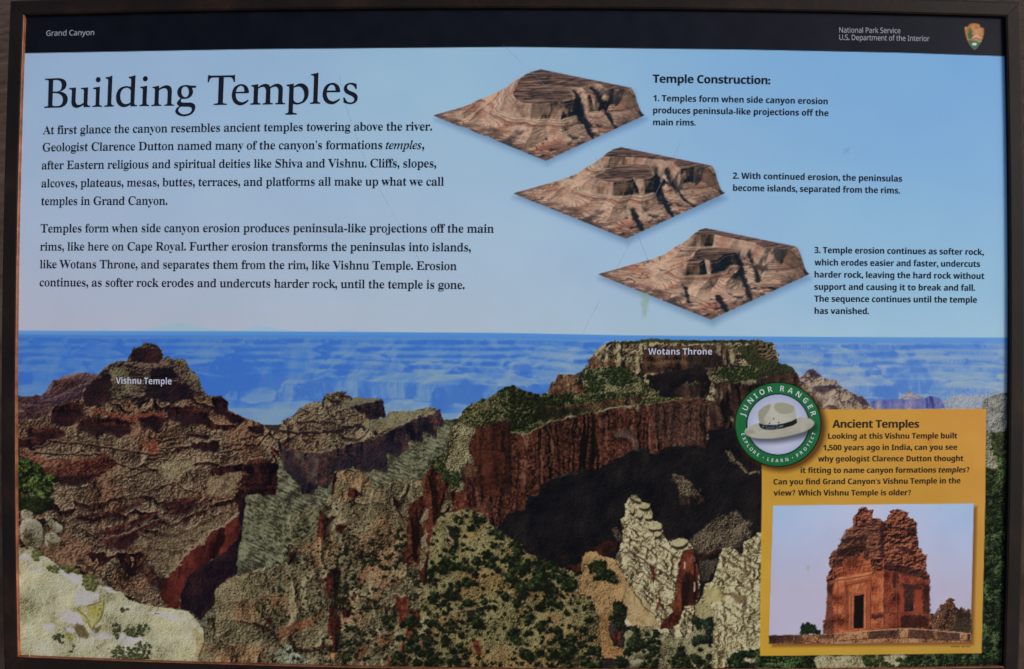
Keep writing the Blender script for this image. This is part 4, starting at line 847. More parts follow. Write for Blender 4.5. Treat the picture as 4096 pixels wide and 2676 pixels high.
def relief_block(ox, oy, k, lab):
    """one block of the printed diagram: a real height field, drawn in perspective from back to front"""
    dy = (0, 7, 14)[k]
    L_, B_, R_, K_ = [np.array(v, float) + (0, dy) for v in ((45, 549), (1256, 1034), (2318, 545), (1199, 225))]
    n = 780
    A, B = np.meshgrid(np.linspace(0, 1, n), np.linspace(0, 1, n))

    def base(a, b):
        w = lambda i: L_[i] * (1 - a) * (1 - b) + B_[i] * a * (1 - b) + K_[i] * (1 - a) * b + R_[i] * a * b
        return w(0), w(1)

    def rise(a, b):
        return 172 + 92 * a + 22 * (1 - b)

    def lay(pts, h=1.0):
        """picture points on a tableland -> block coordinates"""
        p = np.array(pts, float).reshape(-1, 2) + (0, dy)
        a, b = np.full(len(p), .5), np.full(len(p), .5)
        for _ in range(40):
            x, y = base(a, b)
            y = y - rise(a, b) * h
            e = 1e-4
            xa, ya = base(a + e, b)
            xb, yb = base(a, b + e)
            ya, yb = ya - rise(a + e, b) * h, yb - rise(a, b + e) * h
            j11, j12, j21, j22 = (xa - x) / e, (xb - x) / e, (ya - y) / e, (yb - y) / e
            det = j11 * j22 - j12 * j21
            fx, fy = p[:, 0] - x, p[:, 1] - y
            a = np.clip(a + .7 * (j22 * fx - j12 * fy) / det, -1, 2)
            b = np.clip(b + .7 * (-j21 * fx + j11 * fy) / det, -1, 2)
        return np.stack([a, b], 1)

    rim = ([900, 312, 930, 365, 980, 405, 1100, 425, 1300, 418, 1560, 378, 1585, 345, 1640, 330, 1700, 345, 1730, 315, 1800, 330, 1850, 285, 1990, 262, 2195, 268, 2260, 250, 2200, 150, 1270, -40, 980, 150],
           [1010, 150, 1080, 158, 1250, 158, 1500, 172, 1720, 205, 1790, 255, 1850, 285, 1990, 266, 2195, 270, 2260, 250, 2200, 150, 1265, -40],
           [1060, 130, 1150, 132, 1300, 122, 1450, 150, 1700, 200, 1850, 268, 1990, 278, 2195, 280, 2260, 260, 2200, 150, 1265, -40])[k]
    isl = (None, [915, 372, 980, 408, 1120, 430, 1310, 408, 1322, 378, 1450, 394, 1540, 385, 1568, 310, 1480, 252, 1380, 234, 1180, 242, 1040, 300],
           [1090, 300, 1150, 262, 1300, 252, 1500, 272, 1520, 305, 1400, 330, 1330, 388, 1250, 402, 1190, 385, 1130, 425, 1000, 428, 985, 405, 1070, 360])[k]
    sdf = lambda pts, h: sdist(A.astype(np.float32), B.astype(np.float32), lay(pts, h))
    cove = (fbm(A * 6.5 + 2, B * 6.5, 801, 4) - .5)
    scal = np.abs(((A * 5.2 + B * 2 + .8 * fbm(A * 4, B * 4, 803, 2)) % 1) - .5) - .25
    low = lambda d: np.clip(-d / .25, 0, 1)

    def prof(d, top):
        d = d + (.06 * cove + .17 * scal * low(d)) * (.35 + low(d))
        t = np.clip((d + .46) / .40, 0, 1)
        return top * (.52 * t ** 1.9 + .38 * np.clip((d + .075) / .06, 0, 1) + .10 * np.clip((d + .012) / .012, 0, 1))
    d1 = sdf(rim, 1.0)
    if k:
        d1 = d1 * 1.35                                                              # the rim wall stands steeper once it is alone
    h = prof(d1, 1.0)
    if isl is not None:
        h = np.maximum(h, prof(sdf(isl, .95 if k == 1 else .9) * (1.15 if k == 1 else 1.5) - (0 if k == 1 else .004), .95 if k == 1 else .88))
    gash = (([1585, 365, 1650, 480, 1720, 590, 1860, 735], [1780, 335, 1840, 410, 1930, 480, 2080, 570]),
            ([1590, 300, 1610, 420, 1680, 560, 1860, 745], [1690, 320, 1740, 400, 1880, 490, 2080, 575], [1330, 620, 1370, 690, 1425, 785]),
            ([1560, 300, 1600, 420, 1640, 540, 1700, 690], [1660, 320, 1740, 420, 1780, 500], [1900, 550, 2080, 590], [1330, 645, 1420, 785], [985, 590, 1020, 710]))[k]
    dark = np.zeros_like(h)
    for g in gash:
        p = lay(g, .55)
        dist = np.full(h.shape, 9.0)
        for (a0, b0), (a1, b1) in zip(p[:-1], p[1:]):
            q = np.clip(((A - a0) * (a1 - a0) + (B - b0) * (b1 - b0)) / ((a1 - a0) ** 2 + (b1 - b0) ** 2), 0, 1)
            dist = np.minimum(dist, np.hypot(A - a0 - q * (a1 - a0), B - b0 - q * (b1 - b0)))
        dist = dist + .022 * cove
        h = h - .20 * np.exp(-(dist / .035) ** 2) * np.clip(h * 2, 0, 1)
        dark = np.maximum(dark, np.clip(1.5 - dist / .016 + (fbm(A * 30, B * 30, 821, 3) - .5), 0, 1))
    e = np.clip((1 - A) / .13, 0, 1)
    h = np.clip(h + .012 * cove, 0, 1.05) * (.25 * e + .75 * e * e * (3 - 2 * e))
    X, Y = base(A, B)
    Y = Y - rise(A, B) * h
    ha, hb = np.gradient(h, 1.0 / n, axis=1), np.gradient(h, 1.0 / n, axis=0)
    hs = (ha + .75 * hb) * np.where(A > .84, .12, .8)                                  # falls away from the light where negative
    # beds by height, scrub on the flats
    z = h * 30 + 6 * np.clip(.25 - h, 0, .25) * 4 * (fbm(A * 5, B * 5, 804, 3) - .5) + 1.1 * (fbm(A * 9, B * 9, 805, 3) - .5)
    bed = fbm(z * 0 + .4, z * .9, 807, 3)
    line_ = np.clip(1 - np.abs(((z * .62) % 1) - .5) / .15, 0, 1) * np.clip(fbm(A * 7, B * 7 + z * .2, 809, 3) * 2.4 - .7, 0, 1)
    col = ramp(bed * .75 + .28 + (fbm(A * 60, B * 60, 811, 2) - .5) * .3, [(106, 74, 64), (148, 108, 92), (174, 138, 118), (184, 152, 130), (190, 162, 140)])
    col = mix(col, (150, 88, 70), np.clip(fbm(A * 8, B * 8, 813, 3) * 2.6 - 1.35, 0, 1) * .6)
    col = mix(col, (32, 30, 36), line_ * .75)
    sh = np.clip(1.0 + .10 * hs - .02 * np.abs(ha - hb), .12, 1.08) * (1 - .12 * np.clip(hb * .2, 0, 1))
    steep = np.clip(-hs * .34 - .95, 0, 1)
    col = col * sh[..., None]
    streak = fbm((A + B) * 9 + 2 * cove, (A - B) * 42, 815, 4)
    flat_top = np.clip((h - .86 * (1 if k == 0 else .95)) * 30, 0, 1) * np.clip(1 - np.hypot(ha, hb) / 3, 0, 1)
    scrub = ramp(streak * 1.15 - .05, [(22, 26, 32), (54, 46, 46), (104, 78, 70), (138, 110, 96)])
    col = mix(col, scrub, flat_top * .95)
    rimscrub = np.clip((.10 - np.minimum(np.minimum(A * .8 + B * .25, B * 1.0), (1 - A) * .9)) * 14 + (streak - .5) * 3.2, 0, 1) * np.clip(1.2 - h * 3.2, 0, 1)
    col = mix(col, scrub * .9, rimscrub * .85)
    col = mix(col, (20, 27, 36), np.clip(steep * 1.3 + (fbm(A * 30, B * 14, 817, 3) - .5) * .8 * np.clip(steep * 4, 0, 1), 0, 1) * .95)
    col = mix(col, (20, 27, 36), dark * .92)
    patch = np.clip(fbm(A * 13, B * 13, 819, 4) * 5 - 3.2, 0, 1) * np.clip(A * 1.6 - .35, 0, 1) * np.clip(1 - flat_top, 0, 1)
    col = mix(col, (26, 30, 38), patch * .75)
    # draw from the back to the front at twice the sheet's sampling
    q = CELL / 2
    W, H = 2 * int(900 / CELL), 2 * int(420 / CELL)
    jx = ((X / 2.7045) / q).astype(int)
    jy = ((Y / 2.7045) / q).astype(int)
    order = np.argsort((A - B).ravel(), kind='stable')
    buf = np.zeros((H, W, 3), np.float32)
    hit = np.zeros((H, W), np.float32)
    fx, fy, fc = np.clip(jx.ravel()[order], 0, W - 2), np.clip(jy.ravel()[order], 0, H - 2), col.reshape(-1, 3)[order].astype(np.float32)
    m = len(order)
    for part in range(0, m, m // 24 + 1):                                           # later slices lie in front
        e = slice(part, part + m // 24 + 1)
        for ax, ay in ((0, 1), (1, 0), (0, 0)):
            buf[fy[e] + ay, fx[e] + ax] = fc[e]
            hit[fy[e] + ay, fx[e] + ax] = 1
    num = (buf * hit[..., None]).reshape(H // 2, 2, W // 2, 2, 3).sum((1, 3))
    cov = hit.reshape(H // 2, 2, W // 2, 2).sum((1, 3))
    img = num / np.maximum(cov, 1)[..., None]
    cov = cov / 4
    i0, j0 = int(round((ox - GX0) / CELL)), int(round((oy - GY0) / CELL))
    sl = (slice(j0, j0 + H // 2), slice(i0, i0 + W // 2))
    CAN[sl] = mix(CAN[sl], img, cov)
    LAB[sl][cov > .5] = lab


def paint_diagrams():
    D1, D2, D3 = tile(1720, 260, 2.7045), tile(2040, 570, 2.7045), tile(2380, 890, 2.7045)
    o1 = D1(50, 547, 180, 515, 380, 465, 560, 405, 700, 370, 760, 350, 880, 315, 940, 260, 1010, 190, 1030, 155, 1140, 115, 1190, 85, 1215, 62, 1270, 55, 1330, 65, 1500, 105, 1700, 145, 1900, 195, 2050, 215, 2170, 240, 2195, 265, 2200, 330, 2230, 440, 2260, 510, 2322, 540, 2270, 575, 2120, 640, 1990, 690, 1860, 750, 1700, 815, 1500, 920, 1380, 965, 1255, 1030, 1050, 950, 820, 860, 560, 755, 350, 675, 180, 605)
    o2 = D2(30, 552, 160, 515, 340, 470, 540, 410, 700, 365, 840, 325, 940, 295, 1000, 260, 1050, 165, 1080, 130, 1160, 100, 1200, 70, 1265, 57, 1330, 65, 1500, 105, 1700, 150, 1900, 200, 2050, 220, 2160, 245, 2190, 270, 2200, 340, 2225, 440, 2255, 510, 2318, 560, 2270, 590, 2120, 655, 1990, 710, 1860, 765, 1700, 835, 1500, 930, 1380, 985, 1255, 1052, 1050, 970, 820, 870, 560, 765, 350, 685, 170, 610)
    o3 = D3(35, 560, 160, 528, 340, 485, 540, 420, 700, 375, 840, 330, 990, 295, 1050, 240, 1100, 160, 1180, 100, 1200, 75, 1265, 60, 1330, 70, 1500, 110, 1700, 155, 1900, 205, 2050, 225, 2160, 255, 2190, 280, 2200, 350, 2225, 450, 2250, 525, 2313, 565, 2270, 590, 2120, 655, 1990, 715, 1860, 775, 1700, 850, 1500, 940, 1380, 995, 1262, 1068, 1050, 985, 820, 885, 560, 775, 350, 695, 170, 620)
    for k, (D, o, lab) in enumerate(((D1, o1, L_D1), (D2, o2, L_D2), (D3, o3, L_D3))):
        ox, oy = D(0, 0)[0]
        dy = (0, 6, 12)[k] / 2.7
        shade(o, 6, 16, 24, .5, (66, 96, 132))
        relief_block(ox, oy, k, lab)
    sm = [(2562, 1165), (2592, 1170), (2596, 1215), (2588, 1262), (2572, 1268), (2566, 1215)]
    paint(sm, (132, 152, 128), rag=8, rs=14, soft=16, op=.5)
    paint([(3380, 592), (3398, 590), (3396, 612), (3376, 612)], (112, 150, 178), rag=5, rs=9, soft=8, op=.6)


def paint_box():
    box = [(3048, 1638), (3945, 1635.5), (3942, 1976), (3927, 2613), (3040, 2624), (3043, 2300), (3047, 1976)]
    def gold(x, y, sd):
        t = np.clip((x - 3040) / 900, 0, 1)
        u = np.clip((y - 1700) / 900, 0, 1)
        c = mix(mix((182, 138, 56), (190, 136, 62), t), mix((182, 142, 48), (172, 132, 58), t), u)
        return c + ((fbm(x / 120, y / 120, 501, 3) - .5) * 8)[..., None]
    shade(box, 4, 6, 8, .25)
    paint(box, gold, L_BOX, soft=2.5)
    paint([(3715, 1745), (3735, 1740), (3728, 1775), (3712, 1770)], (184, 108, 44), rag=6, soft=14, op=.6)
    ph = [(3093, 2022), (3895.5, 2014), (3882, 2568), (3075, 2576)]
    shade(np.array(ph), 13, 12, 9, .75, (104, 62, 34))
    def psky(x, y, sd):
        t = np.clip((y - 2014) / 560, 0, 1)
        e = np.clip(np.abs(x - 3480) / 420, 0, 1)
        return mix(mix((176, 180, 206), (150, 176, 214), e), (172, 166, 188), np.clip(t * 1.6, 0, 1)) + ((fbm(x / 90, y / 90, 503, 2) - .5) * 4)[..., None]
    paint(ph, psky, L_PHOTO, soft=2.5)
    # trees behind
    lt = B4(350, 1250, 365, 1170, 400, 1145, 440, 1145, 500, 1185, 545, 1215, 545, 1250)
    paint(lt, slope([(16, 24, 18), (30, 44, 26), (52, 66, 40)], 9, 505, 2.4), rag=6, rs=10, soft=4)
    rt = B4(1505, 1060, 1540, 1050, 1570, 1085, 1600, 980, 1650, 950, 1700, 925, 1735, 1000, 1750, 1040, 1800, 1000, 1870, 1040, 1878, 1050, 1872, 1240, 1520, 1215)
    paint(rt, slope([(22, 18, 18), (54, 34, 26), (84, 52, 36), (118, 88, 70)], 9, 507, 2.6, 40, .7), rag=10, rs=12, soft=4)
    paint(B4(1740, 1060, 1870, 1040, 1872, 1235, 1700, 1230), slope([(16, 20, 18), (36, 34, 26), (58, 52, 40)], 9, 508, 2.2), rag=8, soft=10, op=.7)
    # ruined temple
    tem = B4(558, 1245, 562, 1130, 585, 1110, 600, 790, 585, 770, 605, 700, 635, 660, 612, 640, 618, 575, 632, 525, 690, 490, 690, 455, 750, 430, 765, 320, 825, 290, 825, 215, 870, 160, 870, 130, 935, 110, 960, 145, 1010, 140, 1000, 215, 1060, 215, 1100, 245, 1130, 230, 1130, 200, 1160, 180, 1150, 150, 1220, 132, 1320, 165, 1310, 205, 1365, 225, 1395, 265, 1385, 350, 1410, 410, 1405, 470, 1440, 490, 1445, 530, 1490, 545, 1475, 600, 1480, 690, 1505, 720, 1520, 780, 1508, 800, 1508, 1060, 1535, 1215, 1240, 1230, 950, 1240)
    up = strata([(24, 14, 16), (66, 36, 30), (112, 58, 42), (150, 92, 68)], 7.5, 509, 10, -.06, 1.2, 40, 60)
    paint(tem, up, rag=3, rs=9, soft=3)
    lit = B4(600, 800, 690, 740, 1000, 680, 1105, 680, 1100, 1215, 700, 1235, 640, 1240, 660, 1100, 640, 900)
    face = lambda c, s: slope(c, 14, s, 1.4, 46, .9)
    paint(lit, face([(70, 32, 24), (128, 62, 40), (158, 84, 54), (178, 108, 74)], 511), rag=3, soft=4)
    paint(B4(655, 660, 700, 600, 900, 550, 980, 560, 1000, 680, 690, 745), face([(76, 36, 26), (134, 66, 42), (164, 90, 58), (176, 106, 72)], 513), rag=4, soft=5)
    paint(B4(585, 1110, 600, 800, 650, 790, 640, 900, 660, 1110, 655, 1240, 560, 1240), face([(36, 22, 22), (78, 44, 34), (120, 66, 46)], 515), rag=4, soft=5)
    paint(B4(1105, 680, 1240, 690, 1500, 780, 1505, 1060, 1510, 1200, 1240, 1210, 1100, 1210), face([(44, 20, 20), (92, 40, 30), (120, 56, 40), (140, 76, 54)], 517), rag=3, soft=4)
    paint(B4(760, 330, 830, 290, 1060, 240, 1090, 400, 1080, 560, 960, 560, 900, 540, 640, 640, 615, 600, 640, 530, 700, 480), strata([(30, 18, 18), (76, 44, 36), (116, 70, 52), (140, 96, 74)], 8, 519, 8, -.1, 1.1, 50, 60), rag=4, soft=6, op=.7)
    dk = slope([(16, 11, 13), (36, 20, 20), (64, 34, 30)], 9, 521, 1.8)
    for p in (B4(690, 490, 900, 430, 940, 420, 950, 500, 800, 560, 680, 560), B4(1060, 260, 1120, 250, 1100, 560, 1070, 560), B4(900, 560, 960, 540, 980, 580, 940, 600), B4(640, 620, 740, 590, 740, 640, 640, 650), B4(1110, 590, 1480, 690, 1500, 760, 1110, 670), B4(1290, 300, 1390, 300, 1390, 360, 1310, 380), B4(1180, 440, 1400, 520, 1350, 560, 1250, 500), B4(700, 400, 950, 370, 940, 410, 740, 430), B4(1450, 800, 1508, 800, 1508, 1060, 1450, 1060), B4(960, 1070, 1100, 1060, 1100, 1100, 960, 1120), B4(1250, 1080, 1500, 1080, 1500, 1190, 1250, 1200), B4(1180, 700, 1230, 700, 1220, 850, 1180, 830), B4(600, 800, 650, 800, 640, 900, 600, 880)):
        paint(p, dk, rag=6, rs=10, soft=8, op=.72)
    # door with stepped surround, window
    for p, c in ((B4(690, 745, 1000, 690, 990, 710, 700, 770), (176, 108, 72)), (B4(750, 790, 990, 740, 985, 1200, 950, 1205, 950, 780, 790, 815, 790, 1205, 750, 1210), (138, 70, 46)), (B4(790, 860, 950, 835, 948, 1200, 925, 1200, 925, 870, 832, 885, 830, 1200, 790, 1205), (168, 96, 64))):
        paint(p, face([tuple(v * .72 for v in c), c, tuple(min(255, v * 1.1) for v in c)], 523), rag=1.5, soft=3, op=.85)
    for p in (B4(700, 770, 1000, 715), B4(750, 815, 985, 765), B4(770, 820, 770, 1205), B4(810, 880, 810, 1200), B4(945, 850, 945, 1200), B4(985, 740, 980, 1200), B4(690, 760, 690, 1230), B4(660, 660, 660, 780), B4(700, 670, 1000, 615), B4(1105, 600, 1100, 1210), B4(1220, 700, 1220, 1200), B4(600, 790, 690, 770), B4(1260, 790, 1440, 830), B4(1100, 1050, 1500, 1060), B4(560, 1130, 660, 1120), B4(740, 650, 740, 700), B4(890, 600, 890, 660)):
        line(p, (62, 28, 24), 3, .65, 1.5, 525)
        line([(a - 3, b - 3) for a, b in p], (184, 116, 82), 2, .35, 1.5, 525)
    paint(B4(838, 905, 925, 890, 920, 1190, 830, 1195), (18, 15, 15), rag=1, soft=3)
    paint(B4(1265, 790, 1440, 830, 1440, 860, 1270, 850), (58, 34, 30), rag=3, soft=4)
    paint(B4(1285, 850, 1365, 850, 1365, 1045, 1280, 1040), slope([(26, 16, 17), (52, 32, 30), (80, 50, 44)], 6, 527, 2), rag=2, soft=3)
    paint(B4(1240, 850, 1275, 850, 1275, 1050, 1240, 1050), (138, 62, 42), rag=3, soft=5, op=.7)
    paint(B4(1385, 850, 1440, 850, 1440, 1060, 1385, 1050), (134, 58, 40), rag=3, soft=5, op=.7)
    # plinth of blocks
    wallb = B4(80, 1257, 300, 1255, 650, 1245, 960, 1215, 1240, 1195, 1330, 1195, 1600, 1215, 1872, 1240, 1869, 1316, 78, 1333)
    paint(wallb, slope([(62, 36, 28), (118, 76, 52), (152, 108, 76), (168, 128, 96)], 11, 531, 1.7, 70, .8), soft=3)
    for p in (B4(80, 1257, 300, 1255, 290, 1300, 80, 1330), B4(310, 1252, 380, 1252, 375, 1328, 300, 1328), B4(520, 1248, 655, 1245, 650, 1280, 520, 1290), B4(1325, 1200, 1540, 1215, 1560, 1285, 1320, 1280), B4(1585, 1220, 1770, 1235, 1770, 1300, 1580, 1290), B4(970, 1220, 1235, 1205, 1235, 1275, 970, 1285), B4(1840, 1240, 1870, 1240, 1868, 1305, 1840, 1305)):
        paint(p, slope([(28, 18, 19), (60, 38, 34), (92, 62, 50)], 9, 533, 1.6), rag=3, soft=4, op=.8)
    for p in (B4(700, 1305, 960, 1285, 1320, 1275, 1560, 1290, 1870, 1310), B4(960, 1220, 965, 1285), B4(1235, 1200, 1240, 1275), B4(1325, 1200, 1318, 1278), B4(1575, 1218, 1575, 1290), B4(515, 1250, 515, 1325), B4(655, 1245, 655, 1320), B4(1770, 1235, 1772, 1305)):
        line(p, (48, 28, 24), 3, .7, 1.5, 535)
    line(B4(660, 1243, 960, 1216, 1240, 1195, 1330, 1195, 1600, 1215, 1870, 1240), (184, 150, 116), 3, .7, 1)
    paint(B4(410, 640, 440, 640, 440, 670, 415, 670), (160, 142, 140), rag=4, soft=8, op=.6)
    # photo credit, too fine to read
    sl, x, y = grid(3800, 2580, 3884, 2592)
    m = (hsh((x / 5).astype(int), (y * 0).astype(int), 541) > .22) & (np.abs(y - 2586) < 4) & (x > 3803) & (x < 3881) & (np.abs(x - 3843) > 3)
    CAN[sl] = mix(CAN[sl], (92, 66, 36), m * .6)


def paint_badge():
    cx, cy, rx, ry = 3112.2, 1698.0, 174.3, 170.4
    el = lambda s, n=72: [(cx + rx * s * math.cos(2 * math.pi * i / n), cy + ry * s * math.sin(2 * math.pi * i / n)) for i in range(n)]
    sl, x, y = grid(cx - 250, cy - 250, cx + 250, cy + 250)
    r = np.hypot((x - cx - 12) / rx, (y - cy - 10) / ry)
    CAN[sl] = mix(CAN[sl], (60, 32, 14), np.clip((1.14 - r) / .16, 0, 1) ** 1.5 * .75)
    paint(el(1.0), (14, 26, 18), L_RING, soft=3)
    paint(el(.975), lambda x, y, sd: np.broadcast_to(np.float32((30, 96, 56)), x.shape + (3,)) + ((fbm(x / 60, y / 60, 551, 2) - .5) * 8)[..., None], L_RING, soft=3)
    paint(el(.729), (14, 16, 22), soft=2.5)
    def disc(x, y, sd):
        t = np.clip(np.hypot(x - cx, y - cy - 10) / 130, 0, 1)
        return mix((186, 188, 212), (150, 156, 184), t ** 2.2)
    paint(el(.703), disc, L_DISC, soft=2.5)
    Z = tile(2900, 1500, 3.888)
    # hat: soft shadow, brim, crown, dents, band
    brim = smooth(Z(302, 880, 320, 835, 400, 790, 530, 740, 560, 830, 700, 850, 900, 830, 1100, 770, 1120, 650, 1230, 655, 1320, 675, 1380, 715, 1392, 750, 1370, 800, 1290, 860, 1150, 910, 960, 955, 760, 988, 600, 990, 470, 985, 380, 960, 315, 920), 2)
    shade(brim, 14, 18, 16, .62, (26, 34, 34))
    hat = lambda x, y, sd: ramp(.5 + (fbm(x / 40, y / 40, 553, 2) - .5) * .4 + (1700 - y) / 300, [(140, 135, 122), (160, 155, 144), (176, 172, 162)])
    paint(brim, hat, L_HAT, soft=3)
    paint(smooth(Z(310, 895, 360, 850, 440, 850, 480, 890, 450, 915, 400, 910, 350, 920), 2), (138, 136, 116), soft=5, op=.8)
    paint(smooth(Z(480, 850, 540, 830, 590, 860, 540, 870), 2), (138, 136, 116), soft=5, op=.6)
    crown = smooth(Z(512, 580, 560, 520, 640, 465, 720, 438, 800, 425, 880, 425, 960, 440, 1040, 465, 1085, 490, 1100, 560, 1115, 680, 1060, 710, 900, 750, 760, 775, 640, 775, 530, 745, 520, 660), 1)
    paint(crown, lambda x, y, sd: ramp((x - 3030) / 160 + (fbm(x / 30, y / 30, 555, 2) - .5) * .2, [(152, 150, 138), (172, 168, 160), (170, 166, 156), (158, 153, 142)]), L_HAT, soft=3)
    paint(smooth(Z(512, 585, 560, 522, 640, 468, 722, 445, 700, 520, 660, 590, 610, 650, 600, 700, 640, 770, 540, 750, 520, 660), 2), (136, 134, 116), soft=4, op=.9)
    paint(smooth(Z(755, 500, 780, 440, 860, 425, 960, 440, 1060, 475, 1085, 500, 1060, 580, 980, 605, 880, 610, 800, 570), 3), (140, 138, 120), soft=4, op=.9)
    band = Z(527, 745, 600, 770, 760, 778, 900, 755, 1040, 715, 1113, 675, 1122, 745, 1060, 785, 900, 830, 740, 853, 620, 850, 560, 828, 535, 790)
    paint(band, (26, 27, 27), L_HAT, soft=3)
    paint(smooth(Z(568, 800, 600, 785, 615, 810, 590, 825), 2), (84, 104, 104), soft=3)
    paint(smooth(Z(830, 800, 880, 778, 922, 790, 870, 815, 835, 818), 2), (84, 108, 108), soft=3)
    paint(Z(665, 805, 780, 798, 785, 838, 668, 842), (70, 86, 104), soft=3)
    for k in range(5):
        line(Z(682 + k * 23, 803, 684 + k * 23, 838), (30, 34, 40), 2.2, .9)
    for p in (Z(640, 800, 655, 790), Z(640, 830, 655, 838), Z(800, 788, 815, 795), Z(800, 830, 815, 822)):
        line(p, (170, 168, 160), 2.5, .8)
    for a, b in ((756, 682), (695, 752), (836, 741)):
        q = Z(a, b)[0]
        sl, x, y = grid(q[0] - 8, q[1] - 8, q[0] + 8, q[1] + 8)
        CAN[sl] = mix(CAN[sl], (24, 24, 26), np.clip(3.6 - np.hypot(x - q[0], y - q[1]), 0, 1))


def paint_emblem():
    Z = tile(3696, 0, 5.183)
    arrow = Z(840, 570, 850, 550, 905, 555, 930, 540, 920, 515, 960, 490, 1040, 480, 1110, 490, 1165, 515, 1160, 550, 1190, 570, 1250, 585, 1245, 700, 1220, 800, 1170, 900, 1110, 990, 1050, 1035, 1000, 990, 940, 920, 885, 800, 855, 690)
    paint(smooth(arrow, 1), lambda x, y, sd: ramp(.5 + (fbm(x / 14, y / 14, 561, 2) - .5), [(150, 98, 58), (168, 112, 68), (180, 126, 80)]), L_EMBLEM, soft=3)
    paint(Z(945, 585, 975, 600, 995, 680, 1005, 760, 980, 800, 930, 800, 910, 720, 930, 650), (54, 92, 68), rag=2, rs=6, soft=3)
    paint(Z(915, 830, 1000, 840, 1080, 850, 1190, 840, 1160, 910, 1105, 985, 1050, 1022, 1005, 985, 950, 915), (52, 98, 76), soft=3)
    line(Z(1015, 780, 1060, 750, 1100, 740, 1130, 760, 1170, 785), (196, 184, 180), 4.5, .9)
    line(Z(1120, 865, 1180, 855), (180, 176, 170), 3.5, .9)
    paint(smooth(Z(985, 915, 1020, 885, 1070, 885, 1105, 910, 1080, 945, 1030, 945), 1), (196, 196, 196), soft=3)
    for yy in (615, 660, 705):
        line(Z(1020, yy, 1200, yy + 6), (190, 150, 122), 4.0, .75)


def paint_all():
    paint_sky()
    paint_emblem()
    paint_far()
    paint_mid_bg()
    paint_badge()


def paint_mid_bg():
    paint([(0, 1720), (950, 1700), (1600, 1700), (2000, 1660), (2500, 1600), (3000, 1560), (3060, 2000), (4100, 2000), (4100, 2900), (0, 2900)], slope([(14, 13, 14), (26, 23, 22), (44, 38, 34), (62, 54, 46)], 11, 99, 2.0), L_SLOPE, rag=4)
    paint_left()
    paint_mid()
    paint_ledge()
    paint_mesa()
    paint_front()
    paint_right()
    paint_diagrams()
    paint_box()
# ---------------------------------------------------------------- panel geometry
HALF_W, HALF_H = 0.47145, 0.30948          # panel half size
YAW, PITCH, ROLL = -0.009654, -0.003898, -0.005895
SHIFT = (-0.002468, -0.003263)
BOW = 0.070075                              # the laminate and its frame bow outwards a little in the middle
ROT = np.array((Matrix.Rotation(ROLL, 3, 'Z') @ Matrix.Rotation(PITCH, 3, 'X') @ Matrix.Rotation(YAW, 3, 'Y')))
SIGN = STAND @ Matrix.Translation((SHIFT[0], SHIFT[1], 0)) @ Matrix([list(r) for r in ROT]).to_4x4()
BASE = Vector((0.0, 0.08, 0.0))             # where the sign stands


def on_panel(px, py, lift=0.0):
    """layout px -> panel coordinates (u, v) in metres"""
    px, py = np.asarray(px, float), np.asarray(py, float)
    d = np.stack([(px - 2048) / FOC, -(py - 1338) / FOC, -np.ones_like(px)], -1) @ ROT
    o = (np.array([0, 0, DIST]) - np.array([SHIFT[0], SHIFT[1], 0])) @ ROT
    t = np.full(px.shape, DIST)
    for _ in range(8):
        q = o + d * t[..., None]
        f = q[..., 2] + BOW * (q[..., 0] ** 2 + q[..., 1] ** 2) - lift
        t = t - f / d[..., 2]
    return (o + d * t[..., None])[..., :2]


SM = np.array(SIGN)


def to_world(u, v, lift):
    u, v = np.asarray(u, float), np.asarray(v, float)
    p = np.stack([u, v, lift - BOW * (u * u + v * v)], -1)
    return p @ SM[:3, :3].T + SM[:3, 3] - np.array(BASE)


def lin(c):
    c = np.asarray(c, np.float64) / 255.0
    return np.where(c <= 0.04045, c / 12.92, ((c + 0.055) / 1.055) ** 2.4)


def ink(c):
    return np.clip(lin(c) / np.array(WHITE), 0.002, 0.92)


# ---------------------------------------------------------------- materials
def new_mat(name):
    m = bpy.data.materials.new(name)
    m.use_nodes = True
    return m, m.node_tree, m.node_tree.nodes['Principled BSDF']


def ink_mat(name, c, rough=.42, spec=.03):
    m, nt, b = new_mat(name)
    n = nt.nodes.new('ShaderNodeTexNoise')
    n.inputs['Scale'].default_value = 900
    n.inputs['Detail'].default_value = 3
    r = nt.nodes.new('ShaderNodeValToRGB')
    col = ink(c)
    r.color_ramp.elements[0].position, r.color_ramp.elements[1].position = .3, .7
    r.color_ramp.elements[0].color = (*(col * .9), 1)
    r.color_ramp.elements[1].color = (*np.clip(col * 1.1, 0, .95), 1)
    t = nt.nodes.new('ShaderNodeTexCoord')
    nt.links.new(t.outputs['Object'], n.inputs['Vector'])
    nt.links.new(n.outputs['Fac'], r.inputs['Fac'])
    nt.links.new(r.outputs['Color'], b.inputs['Base Color'])
    b.inputs['Roughness'].default_value = rough
    b.inputs['Specular IOR Level'].default_value = spec
    return m


